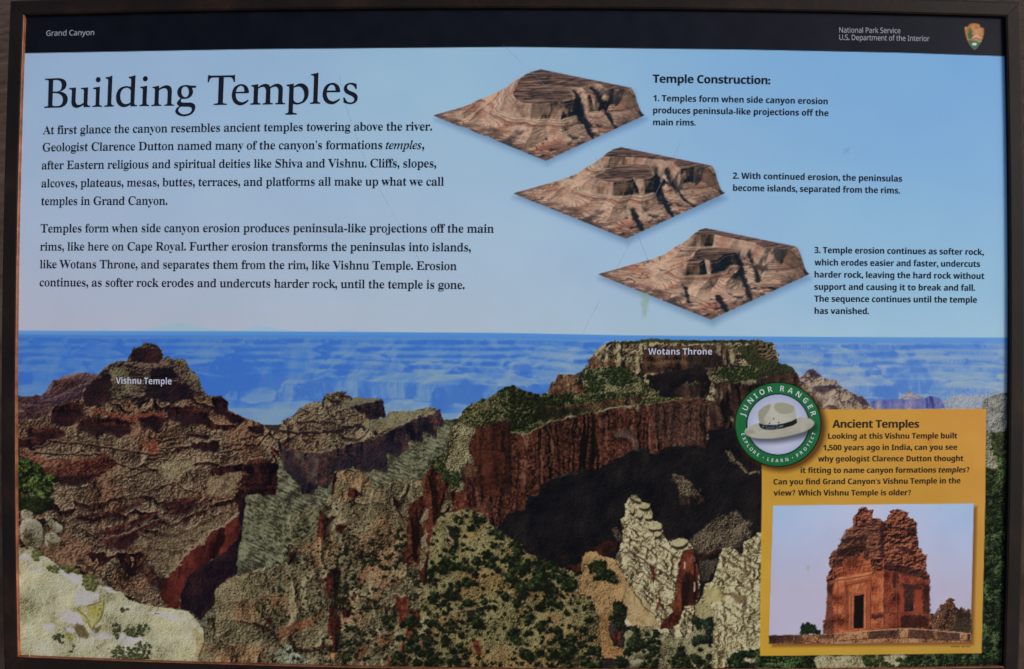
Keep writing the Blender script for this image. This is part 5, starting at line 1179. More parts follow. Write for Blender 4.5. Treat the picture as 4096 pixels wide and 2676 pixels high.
def print_mat():
    m, nt, b = new_mat('printed_sheet')
    a = nt.nodes.new('ShaderNodeAttribute')
    a.attribute_name = 'print'
    t = nt.nodes.new('ShaderNodeTexCoord')
    n = nt.nodes.new('ShaderNodeTexNoise')               # grain of the print
    n.inputs['Scale'].default_value = 1400
    n.inputs['Detail'].default_value = 2
    mr = nt.nodes.new('ShaderNodeMapRange')
    mr.inputs['From Min'].default_value, mr.inputs['From Max'].default_value = .25, .75
    mr.inputs['To Min'].default_value, mr.inputs['To Max'].default_value = .965, 1.035
    mx = nt.nodes.new('ShaderNodeMix')
    mx.data_type = 'RGBA'
    mx.blend_type = 'MULTIPLY'
    mx.inputs['Factor'].default_value = 1
    nt.links.new(t.outputs['Object'], n.inputs['Vector'])
    nt.links.new(n.outputs['Fac'], mr.inputs['Value'])
    nt.links.new(a.outputs['Color'], mx.inputs['A'])
    nt.links.new(mr.outputs['Result'], mx.inputs['B'])
    nt.links.new(mx.outputs['Result'], b.inputs['Base Color'])
    g = nt.nodes.new('ShaderNodeTexNoise')               # smears in the gloss
    g.inputs['Scale'].default_value = 14
    g.inputs['Detail'].default_value = 6
    gr = nt.nodes.new('ShaderNodeMapRange')
    gr.inputs['To Min'].default_value, gr.inputs['To Max'].default_value = .3, .5
    nt.links.new(t.outputs['Object'], g.inputs['Vector'])
    nt.links.new(g.outputs['Fac'], gr.inputs['Value'])
    nt.links.new(gr.outputs['Result'], b.inputs['Roughness'])
    b.inputs['Specular IOR Level'].default_value = .03
    return m


def metal_mat(name, c0, c1, c2, rough, spec, scale, bump):
    m, nt, b = new_mat(name)
    t = nt.nodes.new('ShaderNodeTexCoord')
    n = nt.nodes.new('ShaderNodeTexNoise')
    n.inputs['Scale'].default_value = scale
    n.inputs['Detail'].default_value = 8
    n.inputs['Roughness'].default_value = .68
    r = nt.nodes.new('ShaderNodeValToRGB')
    e = r.color_ramp.elements
    e[0].position, e[0].color = .36, (*c0, 1)
    e[1].position, e[1].color = .72, (*c2, 1)
    k = e.new(.54)
    k.color = (*c1, 1)
    f = nt.nodes.new('ShaderNodeTexNoise')
    f.inputs['Scale'].default_value = scale * 14
    f.inputs['Detail'].default_value = 4
    bp = nt.nodes.new('ShaderNodeBump')
    bp.inputs['Strength'].default_value = bump
    bp.inputs['Distance'].default_value = .0006
    nt.links.new(t.outputs['Object'], n.inputs['Vector'])
    nt.links.new(t.outputs['Object'], f.inputs['Vector'])
    nt.links.new(n.outputs['Fac'], r.inputs['Fac'])
    nt.links.new(r.outputs['Color'], b.inputs['Base Color'])
    nt.links.new(f.outputs['Fac'], bp.inputs['Height'])
    nt.links.new(bp.outputs['Normal'], b.inputs['Normal'])
    b.inputs['Roughness'].default_value = rough
    b.inputs['Specular IOR Level'].default_value = spec
    return m


M_PRINT = print_mat()
M_FRAME = metal_mat('weathered_frame', (.010, .0075, .0075), (.017, .0105, .0085), (.040, .021, .014), .6, .14, 16, .35)
M_LIP = metal_mat('lit_copper_edge', (.15, .05, .025), (.30, .105, .052), (.42, .18, .10), .5, .4, 60, .3)
M_BOARD = metal_mat('grey_core', (.10, .10, .10), (.13, .13, .13), (.16, .16, .16), .7, .3, 30, .2)
M_SOIL = metal_mat('dry_soil', (.05, .03, .021), (.09, .058, .041), (.14, .095, .07), .95, .1, 9, 1.0)
M_DARK = ink_mat('dark_lettering', (26, 28, 38))
M_BROWN = ink_mat('brown_black_lettering', (44, 38, 32))
M_GREY = ink_mat('pale_grey_lettering', (140, 142, 154))
M_PALE = ink_mat('white_lettering', (176, 178, 196))
M_BADGE = ink_mat('badge_lettering', (176, 186, 190))
M_STRAW = ink_mat('dry_straw', (176, 160, 140), .7)


def scratch_mat():
    m, nt, b = new_mat('scratch')
    n = nt.nodes.new('ShaderNodeTexNoise')
    n.inputs['Scale'].default_value = 60
    t = nt.nodes.new('ShaderNodeTexCoord')
    mr = nt.nodes.new('ShaderNodeMapRange')
    mr.inputs['From Min'].default_value, mr.inputs['From Max'].default_value = .35, .65
    mr.inputs['To Min'].default_value, mr.inputs['To Max'].default_value = .0, .26
    nt.links.new(t.outputs['Object'], n.inputs['Vector'])
    nt.links.new(n.outputs['Fac'], mr.inputs['Value'])
    nt.links.new(mr.outputs['Result'], b.inputs['Alpha'])
    b.inputs['Base Color'].default_value = (*ink((128, 146, 166)), 1)
    b.inputs['Roughness'].default_value = .6
    return m


M_SCRATCH = scratch_mat()


# ---------------------------------------------------------------- objects
def link(o, parent):
    scene.collection.objects.link(o)
    if parent is not None:
        o.parent = parent
    return o


def empty(name, parent=None):
    o = bpy.data.objects.new(name, None)
    o.empty_display_size = .05
    return link(o, parent)


def mesh(name, verts, faces, mat, parent, smooth_=False):
    me = bpy.data.meshes.new(name)
    verts = np.asarray(verts, np.float32)
    faces = np.asarray(faces, np.int32) if not isinstance(faces, list) else faces
    if isinstance(faces, np.ndarray):
        n, k = faces.shape
        me.vertices.add(len(verts))
        me.vertices.foreach_set('co', verts.ravel())
        me.loops.add(n * k)
        me.loops.foreach_set('vertex_index', faces.ravel())
        me.polygons.add(n)
        me.polygons.foreach_set('loop_start', np.arange(0, n * k, k, dtype=np.int32))
        me.update(calc_edges=True)
    else:
        me.from_pydata(verts.tolist(), [], faces)
        me.update()
    if smooth_:
        me.polygons.foreach_set('use_smooth', np.ones(len(me.polygons), bool))
    me.materials.append(mat)
    return link(bpy.data.objects.new(name, me), parent)


# ground
n = 24
gx = np.linspace(-1, 1, n)
gx = np.sign(gx) * np.abs(gx) ** 3 * 600
X, Y = np.meshgrid(gx, gx)
V = np.stack([X.ravel(), Y.ravel(), np.zeros(n * n)], 1)
F = np.array([(j * n + i, j * n + i + 1, (j + 1) * n + i + 1, (j + 1) * n + i) for j in range(n - 1) for i in range(n - 1)])
g = mesh('ground', V, F, M_SOIL, None)
g['kind'] = 'structure'

sign = empty('information_sign')
sign.location = BASE
sign['label'] = 'framed interpretive panel titled Building Temples, printed with a canyon view'
sign['category'] = 'sign'

# posts and their plates
def box(name, size, mat_w, mat, parent, bev=.003):
    import bmesh
    bm = bmesh.new()
    bmesh.ops.create_cube(bm, size=1)
    bmesh.ops.scale(bm, vec=size, verts=bm.verts)
    bmesh.ops.bevel(bm, geom=bm.edges, offset=bev, segments=2, affect='EDGES')
    bm.transform(mat_w)
    me = bpy.data.meshes.new(name)
    bm.to_mesh(me)
    bm.free()
    me.materials.append(mat)
    return link(bpy.data.objects.new(name, me), parent)


for s in (-1, 1):
    p = box('post', (.06, .06, .82), Matrix.Translation((s * .33, .05, .41)), M_FRAME, sign)
    box('base_plate', (.14, .14, .012), Matrix.Translation((s * .33, .05, .006)), M_FRAME, p)
    LM = Matrix.Translation(-BASE) @ SIGN @ Matrix.Translation((s * .33, -.02, -.046))
    box('bracket', (.05, .36, .03), LM, M_FRAME, p)

# core board behind the print
n1, n2 = 40, 28
uu, vv = np.meshgrid(np.linspace(-HALF_W - .004, HALF_W + .004, n1), np.linspace(-HALF_H - .004, HALF_H + .004, n2))
top = to_world(uu, vv, -.0012).reshape(-1, 3)
bot = to_world(uu, vv, -.0065).reshape(-1, 3)
F = [(j * n1 + i, j * n1 + i + 1, (j + 1) * n1 + i + 1, (j + 1) * n1 + i) for j in range(n2 - 1) for i in range(n1 - 1)]
N = n1 * n2
rim = [i for i in range(n1)] + [j * n1 + n1 - 1 for j in range(1, n2)] + [(n2 - 1) * n1 + i for i in range(n1 - 2, -1, -1)] + [j * n1 for j in range(n2 - 2, 0, -1)]
F = F + [tuple(N + i for i in reversed(f)) for f in F] + [(rim[k], N + rim[k], N + rim[(k + 1) % len(rim)], rim[(k + 1) % len(rim)]) for k in range(len(rim))]
mesh('board', np.concatenate([top, bot]), F, M_BOARD, sign, False)

# frame: four mitred bars, each with an inner lip
H_LIP = .0034
W_BAR = .0152
k_in = 1 - H_LIP / DIST
cu, cv = HALF_W * k_in, HALF_H * k_in
corners = [(-cu, -cv), (cu, -cv), (cu, cv), (-cu, cv)]
prof = [(.0009, -.0030), (.0009, H_LIP - .0008), (.0016, H_LIP - .0001), (.0024, H_LIP), (W_BAR - .0026, H_LIP + .0004), (W_BAR - .0010, H_LIP - .0002), (W_BAR, H_LIP - .0018), (W_BAR, -.026), (.0009, -.026)]
for k in range(4):
    c0, c1 = np.array(corners[k]), np.array(corners[(k + 1) % 4])
    L = np.linalg.norm(c1 - c0)
    t = (c1 - c0) / L
    o = np.array((t[1], -t[0]))
    ns = 48
    def sweep(pr, gap=.00022):
        rows = []
        for (s, h) in pr:
            tau = np.linspace(0, 1, ns + 1)
            p = c0[None] + np.outer(-s + gap + tau * (L + 2 * s - 2 * gap), t) + s * o[None]
            rows.append(to_world(p[:, 0], p[:, 1], h))
        return np.array(rows)
    R = sweep(prof)
    m_, n_ = R.shape[:2]
    F = [(i * n_ + j, i * n_ + j + 1, ((i + 1) % m_) * n_ + j + 1, ((i + 1) % m_) * n_ + j) for i in range(m_) for j in range(n_ - 1)]
    F += [tuple(i * n_ for i in range(m_)), tuple(i * n_ + n_ - 1 for i in reversed(range(m_)))]
    bar = mesh('frame_bar', R.reshape(-1, 3), F, M_FRAME, sign)
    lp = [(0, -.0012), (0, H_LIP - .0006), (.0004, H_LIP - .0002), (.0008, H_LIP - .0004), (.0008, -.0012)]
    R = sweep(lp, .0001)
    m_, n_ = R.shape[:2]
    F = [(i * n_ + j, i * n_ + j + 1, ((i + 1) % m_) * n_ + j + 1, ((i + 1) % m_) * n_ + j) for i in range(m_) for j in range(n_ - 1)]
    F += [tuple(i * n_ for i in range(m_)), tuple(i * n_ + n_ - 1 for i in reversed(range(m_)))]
    mesh('lip', R.reshape(-1, 3), F, M_LIP if k in (0, 3) else M_FRAME, bar)  # shade of the top and right lips painted in with the dark frame colour

# ---------------------------------------------------------------- the printed sheet, cut into its printed pieces
paint_all()
XX, YY = np.meshgrid(GX, GY)
UV = on_panel(XX, YY)
PW = to_world(UV[..., 0], UV[..., 1], 0.0).reshape(-1, 3)
COL = np.clip(lin(np.clip(CAN, 0, 255)) / np.array(WHITE), .002, .92).reshape(-1, 3)
ok_v = (np.abs(UV[..., 0]) < HALF_W + .003) & (np.abs(UV[..., 1]) < HALF_H + .003)
cell_ok = ok_v[:-1, :-1] & ok_v[1:, :-1] & ok_v[:-1, 1:] & ok_v[1:, 1:]
cell_lab = LAB[:-1, :-1].copy()
used = ~cell_ok
fine = np.zeros_like(cell_ok)
for (x0, y0, x1, y1) in ((1700, 240, 2640, 690), (2010, 550, 2960, 1010), (2350, 870, 3290, 1330), (3340, 570, 3420, 640), (60, 1270, 2100, 1340)):
    i0, i1, j0, j1 = [int(v) for v in ((x0 - GX0) / CELL, (x1 - GX0) / CELL, (y0 - GY0) / CELL, (y1 - GY0) / CELL)]
    fine[j0:j1, i0:i1] = True
VID = np.arange(CW * CH).reshape(CH, CW)


def quads(mask, step=1):
    j, i = np.nonzero(mask)
    j, i = j * step, i * step
    return np.stack([VID[j + step, i], VID[j + step, i + step], VID[j, i + step], VID[j, i]], 1)


def print_part(name, labs, parent):
    """one printed piece: the cells of the sheet that carry its colours"""
    sel = np.isin(cell_lab, labs) & cell_ok
    faces = []
    if L_SKY in labs or L_HEAD in labs:
        st = 4
        h, w = sel.shape[0] // st * st, sel.shape[1] // st * st
        same = np.isin(LAB, labs)
        near = same.copy()
        for dj in (0, 1):
            for di in (0, 1):
                near[:-1, :-1] &= same[dj:CH - 1 + dj, di:CW - 1 + di]
        for _ in range(2):                                            # stay clear of blended edges
            m = near.copy()
            near[1:] &= m[:-1]
            near[:-1] &= m[1:]
            near[:, 1:] &= m[:, :-1]
            near[:, :-1] &= m[:, 1:]
        blk = (sel & ~fine & near[:-1, :-1])[:h, :w].reshape(h // st, st, w // st, st).all((1, 3))
        faces.append(quads(blk, st))
        sel = sel.copy()
        sel[:h, :w] &= ~np.repeat(np.repeat(blk, st, 0), st, 1)
    faces.append(quads(sel))
    F = np.concatenate(faces)
    ids, inv = np.unique(F, return_inverse=True)
    o = mesh(name, PW[ids], inv.reshape(F.shape), M_PRINT, parent)
    a = o.data.color_attributes.new('print', 'FLOAT_COLOR', 'POINT')
    a.data.foreach_set('color', np.concatenate([COL[ids], np.ones((len(ids), 1))], 1).astype(np.float32).ravel())
    return o


header = print_part('header_band', [L_HEAD], sign)
print_part('emblem', [L_EMBLEM], header)
print_part('sky_background', [L_SKY], sign)
canyon = print_part('canyon_picture', [L_CANYON], sign)
for nm, lb in (('butte', L_BUTTE), ('knoll', L_KNOLL), ('mesa', L_MESA), ('cliff', L_CLIFF), ('rock_fin', L_FIN), ('rock_ledge', L_LEDGE), ('brush_slope', L_SLOPE)):
    print_part(nm, [lb], canyon)
for lb, tx in ((L_D1, 'tan relief block with a broad scrub-topped peninsula'), (L_D2, 'tan relief block with an island mesa cut off from the rim'), (L_D3, 'tan relief block with a small worn-down island')):
    d = print_part('block_diagram', [lb], sign)
    d['label'] = tx
text_box = print_part('text_box', [L_BOX], sign)
print_part('temple_photograph', [L_PHOTO], text_box)
badge = print_part('badge', [L_RING], sign)
print_part('disc', [L_DISC], badge)
print_part('hat', [L_HAT], badge)


# ---------------------------------------------------------------- lettering
def alpha(s, up, lo, dg):
    o = ''
    for c in s:
        if 'A' <= c <= 'Z':
            o += chr(up + ord(c) - 65)
        elif 'a' <= c <= 'z':
            o += chr(lo + ord(c) - 97)
        elif c.isdigit() and dg:
            o += chr(dg + ord(c) - 48)
        else:
            o += c
    return o


STYLES = {
    'serif': (0x1d400, 0x1d41a, 0x1d7ce), 'serif_italic': (0x1d468, 0x1d482, 0x1d7ce),
    'sans': (0x1d5a0, 0x1d5ba, 0x1d7e2), 'sans_bold': (0x1d5d4, 0x1d5ee, 0x1d7ec), 'sans_italic': (0x1d63c, 0x1d656, 0x1d7ec),
}
ITAL = {'serif': 'serif_italic', 'sans': 'sans_italic', 'sans_bold': 'sans_italic'}


def styled(s, style):
    """text between underscores is set in italics"""
    out = ''
    for k, run in enumerate(s.split('_')):
        out += alpha(run, *STYLES[style if k % 2 == 0 else ITAL[style]])
    return out


bench = bpy.data.scenes.new('type_bench')       # letters are cut here, away from the heavy sheet


def cut(o):
    bench.collection.objects.link(o)
    vl = bench.view_layers[0]
    vl.update()
    me = bpy.data.meshes.new_from_object(o.evaluated_get(vl.depsgraph))
    bpy.data.objects.remove(o)
    return me


def cut_lines(bodies, kx, ky, spacing):
    """outline letters as flat faces in em units, one result per line; kx thins (or, negative, fattens) upright strokes, ky fattens level ones"""
    STEP = 4.0
    c = bpy.data.curves.new('lettering', 'FONT')
    c.body = '\n'.join(bodies)
    c.resolution_u = 3
    c.space_character = spacing
    c.space_line = STEP
    me = cut(bpy.data.objects.new('lettering', c))
    bpy.data.curves.remove(c)
    V = np.zeros(len(me.vertices) * 3)
    me.vertices.foreach_get('co', V)
    V = V.reshape(-1, 3)[:, :2].copy()
    F = [tuple(p.vertices) for p in me.polygons]
    bpy.data.meshes.remove(me)
    tri = V[np.array([f[:3] for f in F])]
    d1, d2 = tri[:, 1] - tri[:, 0], tri[:, 2] - tri[:, 1]
    sg = np.sign(np.sign(d1[:, 0] * d2[:, 1] - d1[:, 1] * d2[:, 0]).sum())
    E = np.array([(a, b) for f in F for a, b in zip(f, f[1:] + f[:1])])
    key = E.min(1) * (len(V) + 1) + E.max(1)
    _, first, cnt = np.unique(key, return_index=True, return_counts=True)
    O = E[first[cnt == 1]]                                           # outline edges
    dd = V[O[:, 1]] - V[O[:, 0]]
    nn = np.stack([dd[:, 1], -dd[:, 0]], 1) * sg
    nn /= np.maximum(np.linalg.norm(nn, axis=1), 1e-9)[:, None]
    Nn = np.zeros((len(V), 2))
    np.add.at(Nn, O[:, 0], nn)
    np.add.at(Nn, O[:, 1], nn)
    l = np.linalg.norm(Nn, axis=1)
    l[l == 0] = 1
    Nn /= l[:, None]
    V[:, 0] -= kx * np.sign(Nn[:, 0]) * np.abs(Nn[:, 0]) ** 2
    V[:, 1] += ky * Nn[:, 1]
    # islands: stops and commas are cut a little heavier
    par = np.arange(len(V))
    for _ in range(60):
        m = np.minimum(par[E[:, 0]], par[E[:, 1]])
        q = par.copy()
        np.minimum.at(q, E[:, 0], m)
        np.minimum.at(q, E[:, 1], m)
        q = q[q]
        if (q == par).all():
            break
        par = q
    row = np.round(-(V[:, 1] - .3) / STEP).astype(int)
    for r in np.unique(par):
        ids = np.nonzero(par == r)[0]
        base = -STEP * row[ids[0]]
        lo, hi = V[ids].min(0), V[ids].max(0)
        if hi[1] - base < .24 and hi[1] - lo[1] < .34 and hi[0] - lo[0] < .2 or (hi[1] - lo[1] < .17 and hi[0] - lo[0] < .17 and hi[1] - base < .56):
            o = np.array(((lo[0] + hi[0]) / 2, base if lo[1] - base < .1 else (lo[1] + hi[1]) / 2))
            V[ids] = o + (V[ids] - o) * (1.5, 1.4)
    frow = row[np.array([f[0] for f in F])]
    out = []
    for i in range(len(bodies)):
        sel = [F[j] for j in np.nonzero(frow == i)[0]]
        ids = np.unique(np.array([v for f in sel for v in f]))
        mp = {v: k for k, v in enumerate(ids)}
        P = V[ids] + (0, STEP * i)
        out.append((P, [tuple(mp[v] for v in (f if sg > 0 else reversed(f))) for f in sel]))
    return out


LIFT = .00025
STROKE = {'serif': (.0165, .011, .93), 'sans': (-.010, .009, .96), 'sans_bold': (-.003, .003, .94), 'sans_thin': (-.006, .006, .97), 'sans_semi': (.005, -.001, .99)}
QUEUE = []


def text_line(s, p0, p1, cap, style, mat, parent, stroke=None, name='text_line'):
    """one line of print from its left to its right end on the baseline (layout px), capitals cap px high"""
    def place(V, F, cap_em):
        a, b = on_panel(np.array([p0[0], p1[0]]), np.array([p0[1], p1[1]]))
        L = np.linalg.norm(b - a)
        t = (b - a) / L
        nrm = np.array((-t[1], t[0]))
        x0, x1 = V[:, 0].min(), V[:, 0].max()
        sy = np.linalg.norm(on_panel(np.array([p0[0]]), np.array([p0[1] - cap]))[0] - a) / cap_em
        P = a + np.outer((V[:, 0] - x0) / (x1 - x0) * L, t) + np.outer(V[:, 1] * sy, nrm)
        mesh(name, to_world(P[:, 0], P[:, 1], LIFT), F, mat, parent)
    QUEUE.append((styled(s, style), style, stroke or style, place))


def set_type():
    """cut and place every queued line, one pass for each kind of letter"""
    for key in sorted({(q[1], q[2]) for q in QUEUE}):
        jobs = [q for q in QUEUE if (q[1], q[2]) == key]
        res = cut_lines([styled('H', key[0])] + [q[0] for q in jobs], *STROKE[key[1]])
        cap_em = np.ptp(res[0][0][:, 1])
        for q, (V, F) in zip(jobs, res[1:]):
            q[3](V, F, cap_em)


title_paths = [
    (160, "M105 903 L105 872 Q160 868 185 860 Q195 850 195 820 L210 270 Q208 240 190 238 L125 235 L122 205 L300 200 Q450 190 470 196 Q635 215 635 345 Q630 470 480 510 Q660 545 665 690 Q655 890 420 898 Q300 895 105 903 Z M318 240 Q400 235 430 240 Q525 260 522 365 Q518 510 400 512 L310 512 Z M308 552 Q380 548 420 555 Q550 590 548 705 Q545 855 420 858 L330 858 Q298 858 298 820 Z"),
    (160, "M700 460 L695 433 L860 415 L848 720 Q850 830 920 832 Q980 825 1040 780 L1050 500 Q1048 462 1030 458 L980 455 L975 430 L1148 412 L1132 790 Q1135 845 1160 848 L1198 850 L1195 880 L1042 887 L1040 832 Q930 905 865 902 Q745 890 750 750 L765 500 Q764 470 745 463 Z"),
    (160, "M1270 450 L1268 423 L1430 397 L1415 800 Q1418 842 1445 847 L1480 850 L1478 876 L1250 880 L1250 855 Q1305 848 1318 835 Q1325 825 1327 790 L1337 500 Q1337 465 1318 455 Z E1390 230 57 62"),
    (160, "M1565 205 L1563 175 Q1650 165 1705 140 L1727 135 L1700 780 Q1702 825 1725 832 L1762 845 L1762 870 L1535 877 L1533 850 Q1590 842 1600 832 Q1608 820 1608 790 L1627 260 Q1625 215 1605 210 Z"),
    (160, "M2115 192 L2113 165 Q2190 155 2250 128 L2278 122 L2248 790 Q2250 825 2275 832 L2313 836 L2312 862 L2155 868 L2152 825 Q2070 885 1985 885 Q1820 860 1812 660 Q1820 430 1995 392 Q2080 370 2168 402 L2175 250 Q2175 205 2150 198 Z M2165 500 Q2150 425 2065 422 Q1915 440 1912 630 Q1925 800 2035 812 Q2100 812 2155 770 Z"),
    (520, "M247 428 L245 400 Q330 392 412 375 L395 780 Q398 822 425 828 L460 832 L458 857 L225 860 L223 835 Q280 828 290 815 Q298 805 300 770 L310 480 Q308 440 290 432 Z E368 208 58 62"),
    (520, "M540 425 L537 400 Q620 392 690 373 L697 375 L697 440 Q790 365 875 362 Q1000 370 1000 500 L988 770 Q990 815 1015 822 L1055 825 L1053 850 L820 853 L820 828 Q870 820 880 810 Q888 800 890 770 L902 540 Q900 435 820 432 Q750 440 692 490 L682 770 Q684 815 710 825 L752 828 L752 855 L513 858 L513 833 Q570 828 580 815 Q585 800 587 770 L598 475 Q596 440 575 430 Z"),
    (520, "M1575 372 L1573 423 L1475 425 Q1505 470 1503 520 Q1490 660 1330 688 Q1280 690 1240 685 Q1210 715 1213 740 Q1220 775 1270 775 L1440 775 Q1560 790 1558 890 Q1540 1080 1290 1105 Q1100 1090 1080 985 Q1085 900 1180 862 Q1118 830 1118 785 Q1130 740 1210 672 Q1130 620 1128 530 Q1140 370 1310 357 Q1380 358 1430 368 Q1490 374 1575 372 Z E1317 520 90 128 M1230 872 Q1155 890 1152 960 Q1180 1055 1300 1055 Q1470 1040 1478 930 Q1470 880 1400 875 Z"),
    (820, "M65 292 L80 118 L100 120 Q112 133 150 135 L690 125 L700 108 L718 110 L720 282 L685 282 Q670 180 610 172 L453 173 L428 765 Q432 795 470 798 L522 802 L520 830 L215 834 L213 805 Q290 798 303 785 Q312 775 313 755 L333 178 L180 180 Q115 190 97 290 Z"),
    (820, "M735 555 Q725 760 890 768 Q950 760 1022 702 L1045 725 Q950 845 835 842 Q650 820 640 605 Q650 350 870 335 Q1040 345 1050 530 Q1050 550 1030 552 Z M740 520 L940 515 Q945 380 860 375 Q770 385 740 520 Z"),
    (820, "M1108 390 L1107 360 Q1200 352 1268 333 L1270 410 Q1350 335 1440 328 Q1530 330 1555 400 Q1650 325 1725 325 Q1855 335 1855 460 L1845 740 Q1848 780 1870 785 L1915 790 L1912 815 L1675 818 L1673 790 Q1730 783 1740 770 L1743 740 L1752 500 Q1745 400 1680 395 Q1620 400 1562 440 L1552 740 Q1553 780 1580 787 L1618 793 L1617 818 L1375 823 L1374 795 Q1430 790 1443 775 L1447 740 L1457 500 Q1450 405 1385 400 Q1330 405 1270 445 L1257 740 Q1258 785 1290 790 L1325 795 L1323 823 L1085 827 L1083 798 Q1140 790 1150 780 L1158 740 L1167 440 Q1165 400 1145 393 Z"),
    (1080, "M400 378 L398 348 Q500 338 567 322 L570 392 Q650 320 740 317 Q920 335 923 540 Q915 790 660 822 Q600 822 550 803 L545 990 Q550 1020 590 1025 L638 1030 L637 1062 L370 1065 L368 1035 Q425 1025 437 1010 L442 980 L463 430 Q460 390 440 383 Z M568 430 L560 700 Q580 775 665 780 Q815 765 820 590 Q810 400 680 393 Q620 395 568 430 Z"),
    (1080, "M985 125 L985 95 Q1080 88 1145 60 L1157 65 L1133 730 Q1135 765 1165 770 L1202 778 L1200 803 L957 806 L957 778 Q1015 770 1025 758 L1032 730 L1052 190 Q1050 140 1025 130 Z"),
    (1080, "M1352 530 Q1345 735 1505 745 Q1570 738 1650 677 L1673 700 Q1570 820 1460 818 Q1265 800 1255 580 Q1270 320 1490 303 Q1660 315 1675 505 Q1675 525 1655 530 Z M1358 490 L1565 487 Q1560 355 1480 350 Q1395 360 1358 490 Z"),
    (1080, "M1748 655 L1783 655 Q1810 765 1910 775 Q2005 770 2008 700 Q2010 650 1930 610 L1850 575 Q1760 530 1760 440 Q1775 310 1930 303 Q2000 305 2065 335 L2068 452 L2040 455 Q2010 350 1920 343 Q1840 350 1838 415 Q1840 465 1900 495 L1980 525 Q2093 575 2092 660 Q2080 805 1920 813 Q1830 812 1755 772 Z"),
]


def outline(path):
    """a drawn letter -> closed loops of points"""
    loops, cur = [], []
    tok = path.replace('Z', ' Z').split()
    k = 0
    while k < len(tok):
        t = tok[k]
        if t[0] in 'ML':
            p = (float(t[1:]), float(tok[k + 1]))
            cur = [p] if t[0] == 'M' else cur + [p]
            k += 2
        elif t[0] == 'Q':
            a, c, b = np.array(cur[-1]), np.array((float(t[1:]), float(tok[k + 1]))), np.array((float(tok[k + 2]), float(tok[k + 3])))
            for s in np.linspace(0, 1, 9)[1:]:
                cur.append(tuple((1 - s) ** 2 * a + 2 * s * (1 - s) * c + s * s * b))
            k += 4
        elif t[0] == 'E':
            x, y, rx, ry = float(t[1:]), float(tok[k + 1]), float(tok[k + 2]), float(tok[k + 3])
            loops.append([(x + rx * math.cos(q * math.pi / 16), y + ry * math.sin(q * math.pi / 16)) for q in range(32)])
            k += 4
        else:
            loops.append(cur)
            cur = []
            k += 1
    return loops


def filled(loops):
    c = bpy.data.curves.new('outline', 'CURVE')
    c.dimensions = '2D'
    c.fill_mode = 'BOTH'
    for lp in loops:
        s = c.splines.new('POLY')
        s.points.add(len(lp) - 1)
        for q, (x, y) in zip(s.points, lp):
            q.co = (x / 1000, -y / 1000, 0, 1)
        s.use_cyclic_u = True
    o = bpy.data.objects.new('outline', c)
    me = cut(o)
    V = np.array([v.co[:] for v in me.vertices])
    F = [tuple(p.vertices) for p in me.polygons]
    bpy.data.meshes.remove(me)
    return V[:, 0] * 1000, -V[:, 1] * 1000, F


title = empty('title', sign)
for ox, path in title_paths:
    x, y, F = filled(outline(path))
    P = on_panel(ox + x / 5.95, 280 + y / 5.95)
    mesh('letter', to_world(P[:, 0], P[:, 1], LIFT), F, M_DARK, title)

text_line('Grand Canyon', (185, 143.7), (376.6, 140.5), 21.5, 'sans', M_GREY, header, 'sans_thin')
text_line('National Park Service', (3357, 130.8), (3601.4, 133.4), 21.5, 'sans', M_GREY, header, 'sans_thin')
text_line('U.S. Department of the Interior', (3357, 160), (3717.5, 165.2), 21.5, 'sans', M_GREY, header, 'sans_thin')

for block in ((('At first glance the canyon resembles ancient temples towering above the river.', (172, 536.8), (1728.5, 521.9)),
               ('Geologist Clarence Dutton named many of the canyon\u2019s formations _temples_,', (170.7, 605.5), (1697, 596.2)),
               ('after Eastern religious and spiritual deities like Shiva and Vishnu. Cliffs, slopes,', (167.5, 677.3), (1745, 669.6)),
               ('alcoves, plateaus, mesas, buttes, terraces, and platforms all make up what we call', (166.2, 749.3), (1776, 742.5)),
               ('temples in Grand Canyon.', (165.3, 820.4), (669.6, 819.1))),
              (('Temples form when side canyon erosion produces peninsula-like projections off the main', (163, 929.8), (1975.6, 931.1)),
               ('rims, like here on Cape Royal. Further erosion transforms the peninsulas into islands,', (161, 1002.1), (1883.6, 1005.5)),
               ('like Wotans Throne, and separates them from the rim, like Vishnu Temple. Erosion', (160, 1072.7), (1826.9, 1080.3)),
               ('continues, as softer rock erodes and undercuts harder rock, until the temple is gone.', (159.2, 1145), (1858.4, 1155.9)))):
    para = empty('paragraph', sign)
    for s, a, b in block:
        text_line(s, a, b, 33.6, 'serif', M_DARK, para)

text_line('Temple Construction:', (2612.2, 330.6), (3081.5, 337.2), 32.5, 'sans_bold', M_DARK, sign, None, 'heading')
for block in ((('1. Temples form when side canyon erosion', (2614, 404.7), (3311, 417.5)), ('produces peninsula-like projections off the', (2613.3, 453), (3313.8, 464.6)), ('main rims.', (2613.3, 501.2), (2783, 502.4))),
              (('2. With continued erosion, the peninsulas', (2932, 714.9), (3608.5, 727)), ('become islands, separated from the rims.', (2933, 763.7), (3600, 774.3))),
              (('3. Temple erosion continues as softer rock,', (3258.4, 1012.3), (3935.4, 1020.3)), ('which erodes easier and faster, undercuts', (3259, 1061.5), (3920.3, 1068.3)), ('harder rock, leaving the hard rock without', (3259, 1110), (3937.3, 1116.3)),
               ('support and causing it to break and fall.', (3258.4, 1159), (3900.2, 1163.6)), ('The sequence continues until the temple', (3258.4, 1207), (3907.8, 1211.3)), ('has vanished.', (3259, 1255.5), (3475.9, 1256.7)))):
    cap = empty('caption', sign)
    for s, a, b in block:
        text_line(s, a, b, 24.8, 'sans_bold', M_DARK, cap, 'sans_semi')

